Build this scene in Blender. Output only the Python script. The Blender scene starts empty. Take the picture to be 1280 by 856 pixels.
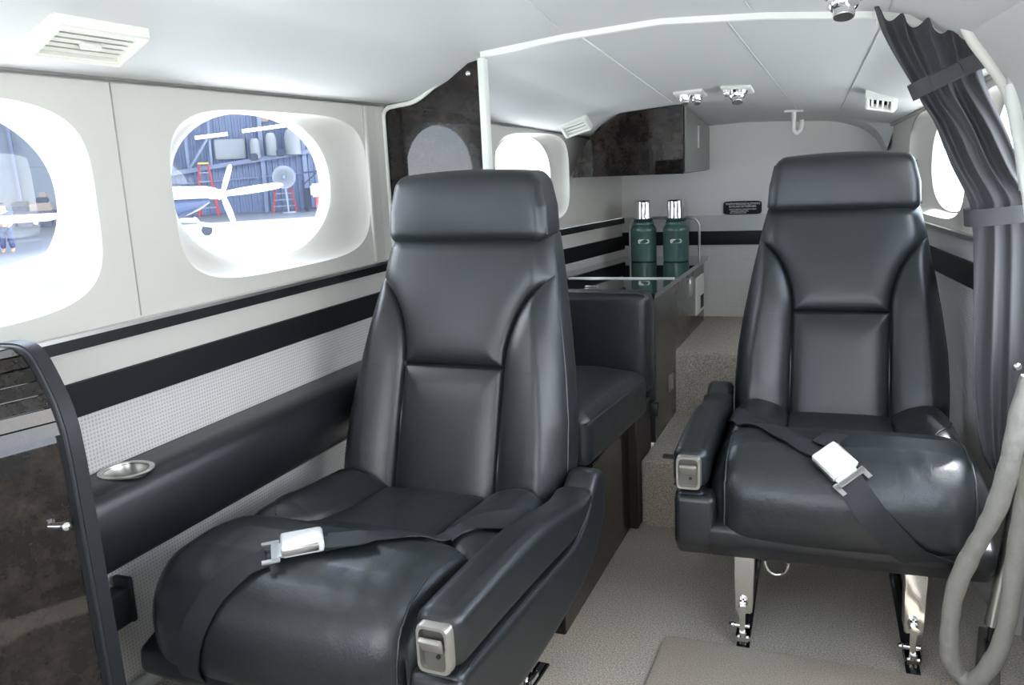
import bpy, bmesh, math, random
import numpy as np
from mathutils import Vector, Matrix, Quaternion
from mathutils.bvhtree import BVHTree
random.seed(4)
S = bpy.context.scene
COL = S.collection
PI = math.pi

# ------------------------------------------------------------------ camera
F, YAW, PIT, ROLL, EYE = 1064.73, .388, .2041, .0476, 1.146
fw = Vector((-math.sin(YAW)*math.cos(PIT), math.cos(YAW)*math.cos(PIT), -math.sin(PIT)))
rt = Vector((math.cos(YAW), math.sin(YAW), 0)); up = rt.cross(fw)
r2 = math.cos(ROLL)*rt - math.sin(ROLL)*up
u2 = math.sin(ROLL)*rt + math.cos(ROLL)*up
cd = bpy.data.cameras.new('camera'); cam = bpy.data.objects.new('camera', cd); COL.objects.link(cam)
cd.sensor_width = 36; cd.lens = F/1280*36; cd.clip_start = .02; cd.clip_end = 500
cam.matrix_world = Matrix(((r2.x, u2.x, -fw.x, 0), (r2.y, u2.y, -fw.y, 0), (r2.z, u2.z, -fw.z, EYE), (0, 0, 0, 1)))
S.camera = cam
vs = S.view_settings
vs.view_transform = 'Standard'; vs.look = 'None'; vs.gamma = 1; vs.exposure = 0.12; vs.use_curve_mapping = False

# ------------------------------------------------------------------ materials
def mat(name, col, rough=.5, metal=0, coat=0, spec=.5):
    m = bpy.data.materials.new(name); m.use_nodes = True
    b = m.node_tree.nodes['Principled BSDF']
    b.inputs['Base Color'].default_value = (*col, 1); b.inputs['Roughness'].default_value = rough
    b.inputs['Metallic'].default_value = metal; b.inputs['Coat Weight'].default_value = coat
    b.inputs['Coat Roughness'].default_value = .03; b.inputs['Specular IOR Level'].default_value = spec
    return m
def nodes(m): return m.node_tree.nodes, m.node_tree.links, m.node_tree.nodes['Principled BSDF']
def noise(m, scale, detail=3, rough=.5, stretch=(1, 1, 1)):
    n, l, b = nodes(m)
    tc = n.new('ShaderNodeTexCoord'); mp = n.new('ShaderNodeMapping'); mp.inputs['Scale'].default_value = stretch
    t = n.new('ShaderNodeTexNoise'); t.inputs['Scale'].default_value = scale; t.inputs['Detail'].default_value = detail
    t.inputs['Roughness'].default_value = rough
    l.new(tc.outputs['Object'], mp.inputs['Vector']); l.new(mp.outputs['Vector'], t.inputs['Vector'])
    return t.outputs['Fac']
def ramp(m, fac, stops):
    n, l, b = nodes(m); r = n.new('ShaderNodeValToRGB'); r.color_ramp.elements.remove(r.color_ramp.elements[1])
    for i, (p, c) in enumerate(stops):
        e = r.color_ramp.elements[0] if i == 0 else r.color_ramp.elements.new(p)
        e.position = p; e.color = (*c, 1)
    l.new(fac, r.inputs['Fac']); return r.outputs['Color']
def bump(m, fac, strength, dist, prev=None):
    n, l, b = nodes(m); bp = n.new('ShaderNodeBump'); bp.inputs['Strength'].default_value = strength
    bp.inputs['Distance'].default_value = dist; l.new(fac, bp.inputs['Height'])
    if prev: l.new(prev, bp.inputs['Normal'])
    l.new(bp.outputs['Normal'], b.inputs['Normal']); return bp.outputs['Normal']
def setcol(m, c): n, l, b = nodes(m); l.new(c, b.inputs['Base Color'])

def leather(name, col, wr=.3):
    m = mat(name, col, .36, spec=.6)
    nb = bump(m, noise(m, 420, 2), .22, .0012)
    n2 = bump(m, noise(m, 16, 4, .6), wr, .006, nb)
    bump(m, noise(m, 60, 4, .65, (1, .35, .6)), wr*.45, .003, n2)
    return m
M = {}
M['leather'] = leather('black_leather', (.013, .0165, .018))
M['backleather'] = leather('smooth_back_leather', (.013, .0165, .018), .10)
M['pad'] = leather('black_smooth_leather', (.0105, .0125, .014), .1)
M['stitch'] = mat('piping_leather', (.03, .033, .036), .45)
M['cream'] = mat('cream_leather', (.545, .53, .48), .5); bump(M['cream'], noise(M['cream'], 300, 2), .12, .001)
M['headliner'] = mat('headliner', (.61, .608, .588), .6); bump(M['headliner'], noise(M['headliner'], 260, 2), .1, .001)
M['grey'] = mat('grey_leather', (.50, .50, .485), .5); bump(M['grey'], noise(M['grey'], 300, 2), .12, .001)
M['chrome'] = mat('chrome', (.82, .82, .82), .07, 1)
M['steel'] = mat('brushed_steel', (.62, .61, .58), .3, 1)
M['silver'] = mat('silver_plate', (.42, .40, .36), .38, .8)
M['shadedsilver'] = mat('shaded_silver_plate', (.17, .16, .14), .45, .6)  # same silver plate darkened: shade of the recess put into the colour
M['satin'] = mat('satin_buckle', (.93, .93, .94), .22, .35)
M['white'] = mat('white_plastic', (.80, .80, .74), .4)
M['ivory'] = mat('ivory_plastic', (.74, .73, .65), .4)
M['blackplastic'] = mat('black_plastic', (.016, .018, .021), .45)
M['blacktrim'] = mat('black_metal_trim', (.02, .023, .024), .25, .4)
M['duct'] = mat('vent_duct', (.30, .29, .25), .6)
M['slot'] = mat('dark_slot', (.012, .012, .012), .8)
M['strip'] = mat('black_vinyl', (.006, .007, .008), .55, spec=.3)
M['green'] = mat('hammertone_green', (.055, .125, .105), .35, .1, coat=.3); bump(M['green'], noise(M['green'], 130, 2), .25, .002)
M['dgreen'] = mat('dark_green_plastic', (.01, .045, .038), .4)
M['webbing'] = mat('black_webbing', (.010, .012, .014), .6)
def wave_bump(m, sc, strength, dist, direction='X'):
    n, l, b = nodes(m); tc = n.new('ShaderNodeTexCoord'); w = n.new('ShaderNodeTexWave'); w.bands_direction = direction
    w.inputs['Scale'].default_value = sc; l.new(tc.outputs['Object'], w.inputs['Vector']); bump(m, w.outputs['Fac'], strength, dist)
M['greywood'] = mat('grey_laminate', (.17, .165, .15), .3)
M['glossblack'] = mat('black_glass_top', (.006, .007, .007), .05, coat=1)
M['darkcarpet'] = mat('dark_panel', (.03, .025, .022), .5)
def veneer():
    m = mat('burl_veneer', (.02, .015, .012), .3, coat=.85, spec=.05)
    f = noise(m, 17, 9, .78); setcol(m, ramp(m, f, [(.36, (.003, .0026, .0024)), (.48, (.0085, .0068, .0058)), (.58, (.021, .0155, .0115)), (.72, (.055, .040, .029))])); return m
M['veneer'] = veneer()
def carpet(name, c0, c1, sc=260):
    m = mat(name, c1, .95, spec=.1)
    f = noise(m, sc, 3, .7); setcol(m, ramp(m, f, [(.3, c0), (.7, c1)])); bump(m, f, .9, .004); return m
M['carpet'] = carpet('grey_brown_carpet', (.20, .178, .15), (.76, .69, .60))
M['mat'] = carpet('beige_carpet', (.29, .25, .20), (.66, .59, .49), 330)
def weave(name, c0, c1, p):
    m = mat(name, c1, .8, spec=.2); n, l, b = nodes(m)
    tc = n.new('ShaderNodeTexCoord'); sx = n.new('ShaderNodeSeparateXYZ'); l.new(tc.outputs['Object'], sx.inputs[0])
    def mth(op, a, bb=None):
        k = n.new('ShaderNodeMath'); k.operation = op
        for i, v in enumerate((a, bb)):
            if v is None: continue
            if isinstance(v, (int, float)): k.inputs[i].default_value = v
            else: l.new(v, k.inputs[i])
        return k.outputs[0]
    h = mth('ADD', sx.outputs['X'], sx.outputs['Y'])
    s1 = mth('SINE', mth('MULTIPLY', h, 2*PI/p)); s2 = mth('SINE', mth('MULTIPLY', sx.outputs['Z'], 2*PI/p))
    f = mth('ADD', mth('MULTIPLY', mth('MAXIMUM', s1, s2), .5), .5)
    setcol(m, ramp(m, f, [(.25, c0), (.8, c1)])); bump(m, f, .4, .002); return m
M['weave'] = weave('woven_wall_fabric', (.43, .425, .405), (.62, .61, .585), .0075)
def twill():
    m = mat('curtain_twill', (.11, .11, .115), .85, spec=.2); n, l, b = nodes(m)
    tc = n.new('ShaderNodeTexCoord'); mp = n.new('ShaderNodeMapping'); mp.inputs['Rotation'].default_value = (0, .8, 0)
    w = n.new('ShaderNodeTexWave'); w.inputs['Scale'].default_value = 130; w.inputs['Distortion'].default_value = .6
    l.new(tc.outputs['Object'], mp.inputs[0]); l.new(mp.outputs[0], w.inputs[0])
    setcol(m, ramp(m, w.outputs['Fac'], [(.1, (.058, .058, .061)), (.9, (.095, .095, .10))])); bump(m, w.outputs['Fac'], .4, .002); return m
M['curtain'] = twill()
M['seal'] = mat('grey_padded_fabric', (.30, .285, .255), .75); bump(M['seal'], noise(M['seal'], 40, 3), .6, .008)
M['lining'] = mat('grey_door_lining', (.60, .59, .56), .55); bump(M['lining'], noise(M['lining'], 12, 3), .3, .01)
def glass():
    m = bpy.data.materials.new('window_glass'); m.use_nodes = True; n, l = m.node_tree.nodes, m.node_tree.links
    n.remove(n['Principled BSDF']); t = n.new('ShaderNodeBsdfTransparent'); t.inputs[0].default_value = (.96, .98, 1, 1)
    g = n.new('ShaderNodeBsdfGlossy'); g.inputs['Roughness'].default_value = .02; mx = n.new('ShaderNodeMixShader'); mx.inputs[0].default_value = .05
    l.new(t.outputs[0], mx.inputs[1]); l.new(g.outputs[0], mx.inputs[2]); l.new(mx.outputs[0], n['Material Output'].inputs[0]); return m
M['glass'] = glass()

# ------------------------------------------------------------------ object helpers
OFF = {}
def thing(name, label, cat, loc=(0, 0, 0), yaw=0, group=None):
    o = bpy.data.objects.new(name, None); COL.objects.link(o); o.location = loc; o.rotation_euler = (0, 0, yaw)
    o.empty_display_size = .05; o['label'] = label; o['category'] = cat
    if group: o['group'] = group
    OFF[o.name] = Vector(loc); return o
def tag(o, label, cat, group=None):
    o['label'] = label; o['category'] = cat
    if group: o['group'] = group
    return o
def obj(name, src, m, parent=None, smooth=True, local=False, label=None, structure=False):
    """src: bmesh or (verts, faces); verts in world coordinates unless local=True"""
    me = bpy.data.meshes.new(name)
    if isinstance(src, tuple):
        me.from_pydata([tuple(v) for v in src[0]], [], [tuple(f) for f in src[1]])
    else:
        src.to_mesh(me); src.free()
    o = bpy.data.objects.new(name, me); COL.objects.link(o); me.materials.append(M[m] if isinstance(m, str) else m)
    for p in me.polygons: p.use_smooth = smooth
    if smooth:
        try: me.set_sharp_from_angle(angle=math.radians(42))
        except Exception: pass
    if parent is not None:
        o.parent = parent
        if not local:
            base = parent
            off = OFF.get(parent.name)
            if off is not None:
                me.transform(Matrix.Translation(-off))
            OFF[o.name] = Vector((0, 0, 0)) if off is None else off
    else:
        OFF[o.name] = Vector((0, 0, 0))
    if label: o['label'] = label
    if structure: o['kind'] = 'structure'
    return o
def box(bm, c, s, rot=None):
    r = bmesh.ops.create_cube(bm, size=1)
    mt = Matrix.Translation(c) @ (rot.to_4x4() if rot is not None else Matrix()) @ Matrix.Diagonal((*s, 1))
    bmesh.ops.transform(bm, matrix=mt, verts=r['verts']); return r['verts']
def bbox(c, s, r=.004, seg=2, rot=None):
    """bevelled box as bmesh"""
    bm = bmesh.new(); box(bm, c, s, rot)
    bmesh.ops.bevel(bm, geom=bm.edges[:] + bm.verts[:], offset=min(r, min(s)*.45), segments=seg, affect='EDGES', profile=.5); return bm
def cyl(bm, p0, p1, r0, r1=None, n=20):
    p0, p1 = Vector(p0), Vector(p1); d = p1-p0; r1 = r0 if r1 is None else r1
    r = bmesh.ops.create_cone(bm, cap_ends=True, segments=n, radius1=r0, radius2=r1, depth=d.length)
    q = Vector((0, 0, 1)).rotation_difference(d)
    bmesh.ops.transform(bm, matrix=Matrix.Translation((p0+p1)/2) @ q.to_matrix().to_4x4(), verts=r['verts'])
def sph(bm, c, r, sc=(1, 1, 1), n=16):
    k = bmesh.ops.create_uvsphere(bm, u_segments=n, v_segments=n//2+2, radius=r)
    bmesh.ops.transform(bm, matrix=Matrix.Translation(c) @ Matrix.Diagonal((*sc, 1)), verts=k['verts'])
def catmull(P, n=8, closed=False):
    P = [Vector(p) for p in P]; out = []; L = len(P)
    rng = range(L if closed else L-1)
    for i in rng:
        g = (lambda k: P[k % L]) if closed else (lambda k: P[min(max(k, 0), L-1)])
        a, b, c, d = g(i-1), g(i), g(i+1), g(i+2)
        for j in range(n):
            t = j/n
            out.append(.5*((2*b)+(c-a)*t+(2*a-5*b+4*c-d)*t*t+(3*b-a-3*c+d)*t**3))
    if not closed: out.append(P[-1])
    return out
def tube(P, r, n=10, closed=False, rf=None):
    P = [Vector(p) for p in P]; L = len(P); V = []; Fc = []
    nrm = None
    for i, p in enumerate(P):
        a = P[(i-1) % L] if closed else P[max(i-1, 0)]; b = P[(i+1) % L] if closed else P[min(i+1, L-1)]
        t = (b-a).normalized()
        if nrm is None:
            nrm = t.orthogonal().normalized()
        else:
            nrm = (nrm - t*nrm.dot(t)).normalized()
        bn = t.cross(nrm); rr = r*(rf(i/(L-1)) if rf else 1)
        for k in range(n):
            an = 2*PI*k/n; V.append(p+(nrm*math.cos(an)+bn*math.sin(an))*rr)
    for i in range(L if closed else L-1):
        j = (i+1) % L
        for k in range(n):
            Fc.append((i*n+k, i*n+(k+1) % n, j*n+(k+1) % n, j*n+k))
    if not closed:
        Fc.append(tuple(range(n))[::-1]); Fc.append(tuple((L-1)*n+k for k in range(n)))
    return V, Fc
def prism(poly, axis, a, b, bev=0, seg=3):
    """poly of (p,q) extruded along axis from a to b. axis x: (y,z); y: (x,z); z: (x,y)"""
    def v(p, t):
        return {'x': (t, p[0], p[1]), 'y': (p[0], t, p[1]), 'z': (p[0], p[1], t)}[axis]
    bm = bmesh.new(); A = [bm.verts.new(v(p, a)) for p in poly]; B = [bm.verts.new(v(p, b)) for p in poly]
    bm.faces.new(A); bm.faces.new(B[::-1]); n = len(poly)
    for i in range(n): bm.faces.new((A[(i+1) % n], A[i], B[i], B[(i+1) % n]))
    bmesh.ops.recalc_face_normals(bm, faces=bm.faces)
    if bev: bmesh.ops.bevel(bm, geom=bm.edges[:] + bm.verts[:], offset=bev, segments=seg, affect='EDGES', profile=.5, clamp_overlap=True)
    return bm
def lathe(prof, c, n=32, caps=True):
    V = []; Fc = []
    for r, z in prof:
        for k in range(n): V.append((c[0]+r*math.cos(2*PI*k/n), c[1]+r*math.sin(2*PI*k/n), c[2]+z))
    for i in range(len(prof)-1):
        for k in range(n): Fc.append((i*n+k, i*n+(k+1) % n, (i+1)*n+(k+1) % n, (i+1)*n+k))
    if caps: Fc.append(tuple(range(n))[::-1]); Fc.append(tuple((len(prof)-1)*n+k for k in range(n)))
    return V, Fc
def axis_pts(h, r, n):
    """coordinates from -h to h, denser inside the rounded rims"""
    e = np.linspace(0, 1, 7); rim = r*e
    mid = np.linspace(-(h-r), h-r, max(2, n))
    return np.unique(np.round(np.concatenate([-h+rim, mid, h-rim[::-1]]), 6))
def rbox(c, h, r, n=(20, 20, 20), deform=None):
    """rounded box, c centre, h half sizes, r edge radius; deform(P, N) -> P on numpy arrays (world/local coords)"""
    h = np.array(h, float); r = min(r, h.min()*.98); ax = [axis_pts(h[i], r, n[i]) for i in range(3)]
    V = {}; P = []; Fc = []
    def idx(p):
        k = tuple(np.round(p, 5))
        if k not in V: V[k] = len(P); P.append(p)
        return V[k]
    for a in range(3):
        b, d = (a+1) % 3, (a+2) % 3
        for s in (-1, 1):
            g = np.empty((len(ax[b]), len(ax[d])), int)
            for i, x in enumerate(ax[b]):
                for j, y in enumerate(ax[d]):
                    p = np.zeros(3); p[a] = s*h[a]; p[b] = x; p[d] = y; g[i, j] = idx(p)
            for i in range(len(ax[b])-1):
                for j in range(len(ax[d])-1):
                    q = (g[i, j], g[i+1, j], g[i+1, j+1], g[i, j+1]); Fc.append(q if s > 0 else q[::-1])
    P = np.array(P); inner = np.clip(P, -(h-r), h-r); N = P-inner; ln = np.linalg.norm(N, axis=1, keepdims=True); N = N/np.maximum(ln, 1e-9)
    P = inner+N*r+np.array(c)
    if deform: P = deform(P, N)
    return [tuple(p) for p in P], Fc
def seg_dist(px, py, segs):
    d = np.full(px.shape, 9.)
    for (ax_, ay), (bx, by) in segs:
        vx, vy = bx-ax_, by-ay; L = vx*vx+vy*vy+1e-12
        t = np.clip(((px-ax_)*vx+(py-ay)*vy)/L, 0, 1)
        d = np.minimum(d, np.hypot(px-ax_-t*vx, py-ay-t*vy))
    return d
def polysegs(P): return list(zip(P[:-1], P[1:]))
def smooth2(P, n=6): return [(p.x, p.y) for p in catmull([(a, b, 0) for a, b in P], n)]
def boolpoly(P): return P

# ================================================================== SETTING
XL, XR, YA, YB = -1.26, .36, 2.15, 3.8
def wl(y): return XL if y <= YA else XL+(y-YA)*.275/1.65
def wr(y): return XR if y <= YA else XR-(y-YA)*.266/1.65
def ztop(y): return 1.335 if y <= YA else 1.335-.066*(y-YA)
ARCH = [(0, 0), (.09, .004), (.15, .014), (.25, .05), (.33, .092), (.40, .105), (.7, .128), (1, .14)]
BACK = [(0, 0), (.09, .008), (.15, .016), (.25, .028), (.33, .035), (.40, .039), (.7, .048), (1, .054)]
def interp(T, t):
    for (a, p), (b, q) in zip(T[:-1], T[1:]):
        if t <= b: return p+(q-p)*(t-a)/(b-a)
    return T[-1][1]
def ceil_z(x, y):
    a, b = wl(y), wr(y); c = (a+b)/2; t = 1-abs(x-c)/((b-a)/2); t = min(max(t, 0), 1)
    k = min(max((y-YA)/(YB-YA), 0), 1)
    return ztop(y)+interp(ARCH, t)*(1-k)+interp(BACK, t)*k
def build_ceiling():
    ys = [-.35, .3, .9, 1.4, 1.8, YA]+[YA+(YB-YA)*i/12 for i in range(1, 13)]
    ts = [0, .03, .06, .09, .12, .15, .18, .21, .25, .29, .33, .36, .40, .5, .6, .7, .85, 1]
    ts = ts+[2-t for t in ts[::-1][1:]]
    V, Fc = [], []
    for y in ys:
        a, b = wl(y), wr(y)
        for t in ts:
            x = a+(b-a)*t/2; V.append((x, y, ceil_z(x, y)))
    n = len(ts)
    for i in range(len(ys)-1):
        for j in range(n-1): Fc.append((i*n+j, (i+1)*n+j, (i+1)*n+j+1, i*n+j+1))
    return V, Fc
obj('ceiling', build_ceiling(), 'headliner', structure=True)

# floor and the two carpeted steps aft
def rects(bm, lst):
    for c0, c1 in lst:
        box(bm, [(a+b)/2 for a, b in zip(c0, c1)], [abs(b-a) for a, b in zip(c0, c1)])
bm = bmesh.new(); rects(bm, [((-1.34, -.4, -.06), (.46, 3.86, 0))]); obj('floor', bm, 'carpet', smooth=False, structure=True)
st = bbox((-.10, 2.79, .0885), (1.02, .548, .257), .014, 3); obj('trim_1', st, 'carpet', structure=True)
st = bbox((-.16, 3.43, .206), (.92, .74, .492), .016, 3); obj('trim_2', st, 'carpet', structure=True)
st = bbox((-1.20, 1.2, .0975), (.13, 2.3, .195), .012, 3); obj('trim_3', st, 'carpet', structure=True)

# walls with recessed window reveals
def superell(th, a, b, n):
    c, s = math.cos(th), math.sin(th)
    k = (abs(c)**n+abs(s)**n)**(-1/n); return a*c*k, b*s*k
ZB = .893
def wallpt(side, s, z, d):
    return (wl(s)-d, s, z) if side < 0 else (wr(s)+d, s, z)
def window_patch(side, s0, s1, sc, half, zc, zh, gs, gh, gzc, gz, depth, V, Fc):
    """reveal: centre sc, half width, zc, zh; glass oval: centre gs half gh, gzc half gz"""
    def zt(s): return ztop(s)
    th = [2*PI*k/120 for k in range(120)]
    for (cs, cz) in ((s0, ZB), (s1, ZB), (s0, zt(s0)), (s1, zt(s1))): th.append(math.atan2(cz-zc, cs-sc) % (2*PI))
    th = sorted(th); rings = []
    R = []
    for t in th:
        c, s = math.cos(t), math.sin(t); k = 1e9
        if c > 1e-9: k = min(k, (s1-sc)/c)
        if c < -1e-9: k = min(k, (s0-sc)/c)
        if s < -1e-9: k = min(k, (ZB-zc)/s)
        if s > 1e-9:  # sloped top line z = zt(s)
            sl = (zt(s1)-zt(s0))/(s1-s0); dn = s-sl*c; k = min(k, (zt(sc)-zc)/dn) if dn > 1e-9 else k
        R.append(wallpt(side, sc+c*k, zc+s*k, 0))
    rings.append(R)
    steps = [(0, 1.0, 0), (.05, .99, .004), (.14, .975, .014), (.3, .0, .026), (.6, 0, .042), (.85, 0, .051), (1, 0, depth)]
    for f, sc_, d in steps:
        R = []
        for t in th:
            x1, z1 = superell(t, half, zh, 4.2); x2, z2 = superell(t, gh, gz, 2.25)
            k = f; k = k*k*(3-2*k)
            R.append(wallpt(side, (sc+x1)*(1-k)+(gs+x2)*k, (zc+z1)*(1-k)+(gzc+z2)*k, d))
        rings.append(R)
    R = []
    for t in th:
        x2, z2 = superell(t, gh, gz, 2.25); R.append(wallpt(side, gs+x2, gzc+z2, depth+.035))
    rings.append(R)
    n = len(th); b0 = len(V)
    for R in rings: V.extend(R)
    for i in range(len(rings)-1):
        for k in range(n):
            q = (b0+i*n+k, b0+i*n+(k+1) % n, b0+(i+1)*n+(k+1) % n, b0+(i+1)*n+k)
            Fc.append(q if side > 0 else q[::-1])
    # pane
    P = []
    for k in range(64):
        x2, z2 = superell(2*PI*k/64, gh*1.005, gz*1.005, 2.25); P.append(wallpt(side, gs+x2, gzc+z2, depth+.02))
    return P
def upper_quad(side, s0, s1, V, Fc):
    b = len(V); V.extend([wallpt(side, s0, ZB, 0), wallpt(side, s1, ZB, 0), wallpt(side, s1, ztop(s1), 0), wallpt(side, s0, ztop(s0), 0)])
    Fc.append((b, b+1, b+2, b+3) if side < 0 else (b+3, b+2, b+1, b))
panes = []
V, Fc = [], []
panes.append(('window_1', window_patch(-1, 0.42, 1.225, .812, .345, 1.112, .180, .865, .285, 1.128, .168, .055, V, Fc)))
panes.append(('window_2', window_patch(-1, 1.225, 2.15, 1.715, .37, 1.112, .182, 1.69, .29, 1.125, .169, .055, V, Fc)))
upper_quad(-1, -.35, .42, V, Fc)
upper_quad(-1, 2.15, 2.2, V, Fc)
panes.append(('window_6', window_patch(-1, 2.2, 2.6, 2.40, .175, 1.10, .165, 2.40, .15, 1.105, .155, .05, V, Fc)))
panes.append(('window_3', window_patch(-1, 2.6, 3.42, 3.03, .27, 1.095, .165, 3.03, .215, 1.10, .155, .05, V, Fc)))
upper_quad(-1, 3.42, 3.8, V, Fc)
obj('wall_left', (V, Fc), 'cream', structure=True)
V, Fc = [], []
panes.append(('window_4', window_patch(1, 2.62, 3.5, 3.02, .34, 1.095, .165, 2.98, .26, 1.10, .155, .045, V, Fc)))
panes.append(('window_5', window_patch(1, 2.15, 2.62, 2.39, .21, 1.115, .170, 2.39, .195, 1.122, .162, .04, V, Fc)))
upper_quad(1, 3.5, 3.8, V, Fc)
obj('wall_right', (V, Fc), 'cream', structure=True)
for nm, P in panes: obj(nm, (P, [tuple(range(len(P)))]), 'glass', smooth=False, structure=True)

# side wall lower bands: grey leather, woven fabric
def band(side, z0, z1, s0, s1, d=0, t=.012):
    """a strip on the side wall between two heights, with thickness into the cabin"""
    V, Fc = [], []
    ss = [s for s in (s0, YA, s1) if s0 <= s <= s1] if s0 < YA < s1 else [s0, s1]
    for s in ss:
        for (z, dd) in ((z0, d), (z0, d-t), (z1, d-t), (z1, d)): V.append(wallpt(side, s, z, dd))
    for i in range(len(ss)-1):
        for k in range(4): Fc.append((i*4+k, i*4+(k+1) % 4, (i+1)*4+(k+1) % 4, (i+1)*4+k))
    Fc.append((0, 1, 2, 3)); Fc.append(tuple((len(ss)-1)*4+k for k in (3, 2, 1, 0)))
    bm = bmesh.new(); vv = [bm.verts.new(v) for v in V]
    for f in Fc: bm.faces.new([vv[i] for i in f])
    bmesh.ops.recalc_face_normals(bm, faces=bm.faces); return bm
obj('trim_4', band(-1, .805, .885, -.35, 3.8, .01, .012), 'cream', smooth=False, structure=True)
obj('trim_5', band(-1, .15, .765, -.35, 3.8, .012, .012), 'weave', smooth=False, structure=True)
obj('trim_6', band(1, .83, .90, 2.15, 3.8, .01, .012), 'grey', smooth=False, structure=True)
obj('trim_7', band(1, .0, .775, 2.15, 3.8, .012, .012), 'weave', smooth=False, structure=True)
# black bands and sills
obj('trim_8', band(-1, .752, .812, .95, 3.8, -.002, .010), 'strip', structure=True)
obj('trim_9', band(1, .772, .838, 2.15, 3.8, -.002, .010), 'strip', structure=True)
obj('trim_10', band(-1, .868, .893, -.35, 3.8, -.001, .012), 'blacktrim', structure=True)
obj('trim_11', band(-1, .889, .896, -.35, 2.2, -.002, .014), 'steel', structure=True)
obj('trim_12', band(1, .893, .908, 2.15, 3.8, -.001, .014), 'steel', structure=True)
# bright rails where the side walls meet the headliner
def railline(side, s0, s1, r, m, nm):
    P = [Vector(wallpt(side, s, ztop(s)-.004, -.006)) for s in np.linspace(s0, s1, 14)]
    obj(nm, tube(P, r, 8), m, structure=True)
railline(-1, -.35, 2.19, .0045, 'steel', 'trim_13')
railline(-1, 2.2, 3.72, .004, 'steel', 'trim_14')
railline(1, 2.15, 3.78, .006, 'steel', 'trim_15')
# vertical panel joint on the left wall
obj('trim_16', bbox((-1.2595, 1.222, 1.115), (.003, .0032, .43), .001, 1), 'duct', structure=True)
obj('trim_17', bbox((-1.256, 2.09, 1.115), (.010, .018, .43), .004, 2), 'cream', structure=True)
# carpet binding at the foot of the left wall
obj('baseboard_left', bbox((-1.243, 1.2, .205), (.02, 2.3, .03), .008, 2), 'grey', structure=True)

# aft bulkhead
def bulk_poly(z0, z1, y):
    a, b = wl(YB), wr(YB); return [(a, y, z0), (b, y, z0), (b, y, z1), (a, y, z1)]
V = []; xs = np.linspace(wl(YB), wr(YB), 50)
for x in xs: V.append((x, YB, .885)); V.append((x, YB, ceil_z(x, YB)+.01))
Fc = [(2*i, 2*i+2, 2*i+3, 2*i+1) for i in range(49)]
M['bulk'] = mat('bulkhead_leather', (.69, .665, .62), .55); bump(M['bulk'], noise(M['bulk'], 300, 2), .12, .001)
obj('wall_back', (V, Fc), 'bulk', structure=True)
cb = (wl(YB)+wr(YB))/2; wb = wr(YB)-wl(YB)
obj('trim_18', bbox((cb, 3.800, .86), (wb, .012, .07), .002, 1), 'grey', structure=True)
obj('trim_19', bbox((cb, 3.800, .58), (wb, .008, .38), .001, 1), 'weave', structure=True)
obj('trim_20', bbox((cb, 3.794, .797), (wb, .012, .060), .003, 2), 'strip', structure=True)
# rounded corner cove between bulkhead and right wall
V, Fc = [], []; cps = catmull([(.098, 0, 1.12), (.062, 0, 1.185), (.0, 0, 1.232), (-.10, 0, 1.262), (-.25, 0, 1.274)], 6)
for p in cps:
    V.append((p.x, 3.795, p.z)); V.append((p.x+.004, 3.66, p.z+.012+.012)); V.append((min(p.x+.09, wr(3.64)), 3.64, min(p.z+.09, ceil_z(min(p.x+.09, wr(3.64)-.001), 3.64)+.004)))
for i in range(len(cps)-1):
    for k in range(2): Fc.append((3*i+k, 3*i+k+1, 3*i+3+k+1, 3*i+3+k))
obj('trim_21', (V, Fc), 'headliner', structure=True)

# arch band across the ceiling, and curtain rail
V, Fc = [], []; xs = np.linspace(-.925, XR-.01, 60)
for x in xs:
    z = ceil_z(x, YA)
    for dy, dz in ((-.012, .002), (-.012, -.014), (.006, -.014), (.006, .002)): V.append((x, YA+dy, z+dz))
for i in range(59):
    for k in range(4): Fc.append((4*i+k, 4*i+(k+1) % 4, 4*i+4+(k+1) % 4, 4*i+4+k))
obj('trim_22', (V, Fc), 'white', structure=True)
# ceiling panel joints
def joint(nm, pts, r=.0022, m='grey', n=16):
    P = []
    for a, b in zip(pts[:-1], pts[1:]):
        for k in range(n): x = a[0]+(b[0]-a[0])*k/n; y = a[1]+(b[1]-a[1])*k/n; P.append(Vector((x, y, ceil_z(x, y)-.0006)))
    obj(nm, tube(P, r, 6), m, structure=True)
joint('trim_23', [(-.305, 2.17), (-.204, 3.79)])
joint('trim_24', [(-.665, 2.17), (-.63, 3.25)], .002, 'white')
joint('trim_25', [(.05, 2.17), (-.09, 3.75)], .0024)
joint('trim_26', [(-.225, 1.3), (-.236, 2.13)], .002)
joint('trim_27', [(-.50, .9), (-.69, 2.13)], .0015, 'headliner')
joint('trim_28', [(.06, 1.6), (.05, 2.13)], .002)
# cream beading at the junction of partition with headliner (part of partition below)

# forward end of the cabin: cockpit bulkhead with windscreen opening, right wall ahead of the door
bm = bmesh.new(); rects(bm, [((-1.30, -.42, 0), (.42, -.38, .72)), ((-1.30, -.42, 1.28), (.42, -.38, 1.5)), ((-1.30, -.42, .72), (-1.12, -.38, 1.28)), ((.24, -.42, .72), (.42, -.38, 1.28)), ((-.47, -.42, .72), (-.43, -.38, 1.28))])
obj('wall_front', bm, 'headliner', smooth=False, structure=True)
bm = bmesh.new(); rects(bm, [((.40, -.4, 0), (.43, .55, 1.42))]); obj('wall_right_forward', bm, 'cream', smooth=False, structure=True).name = 'wall_right.001'
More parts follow.
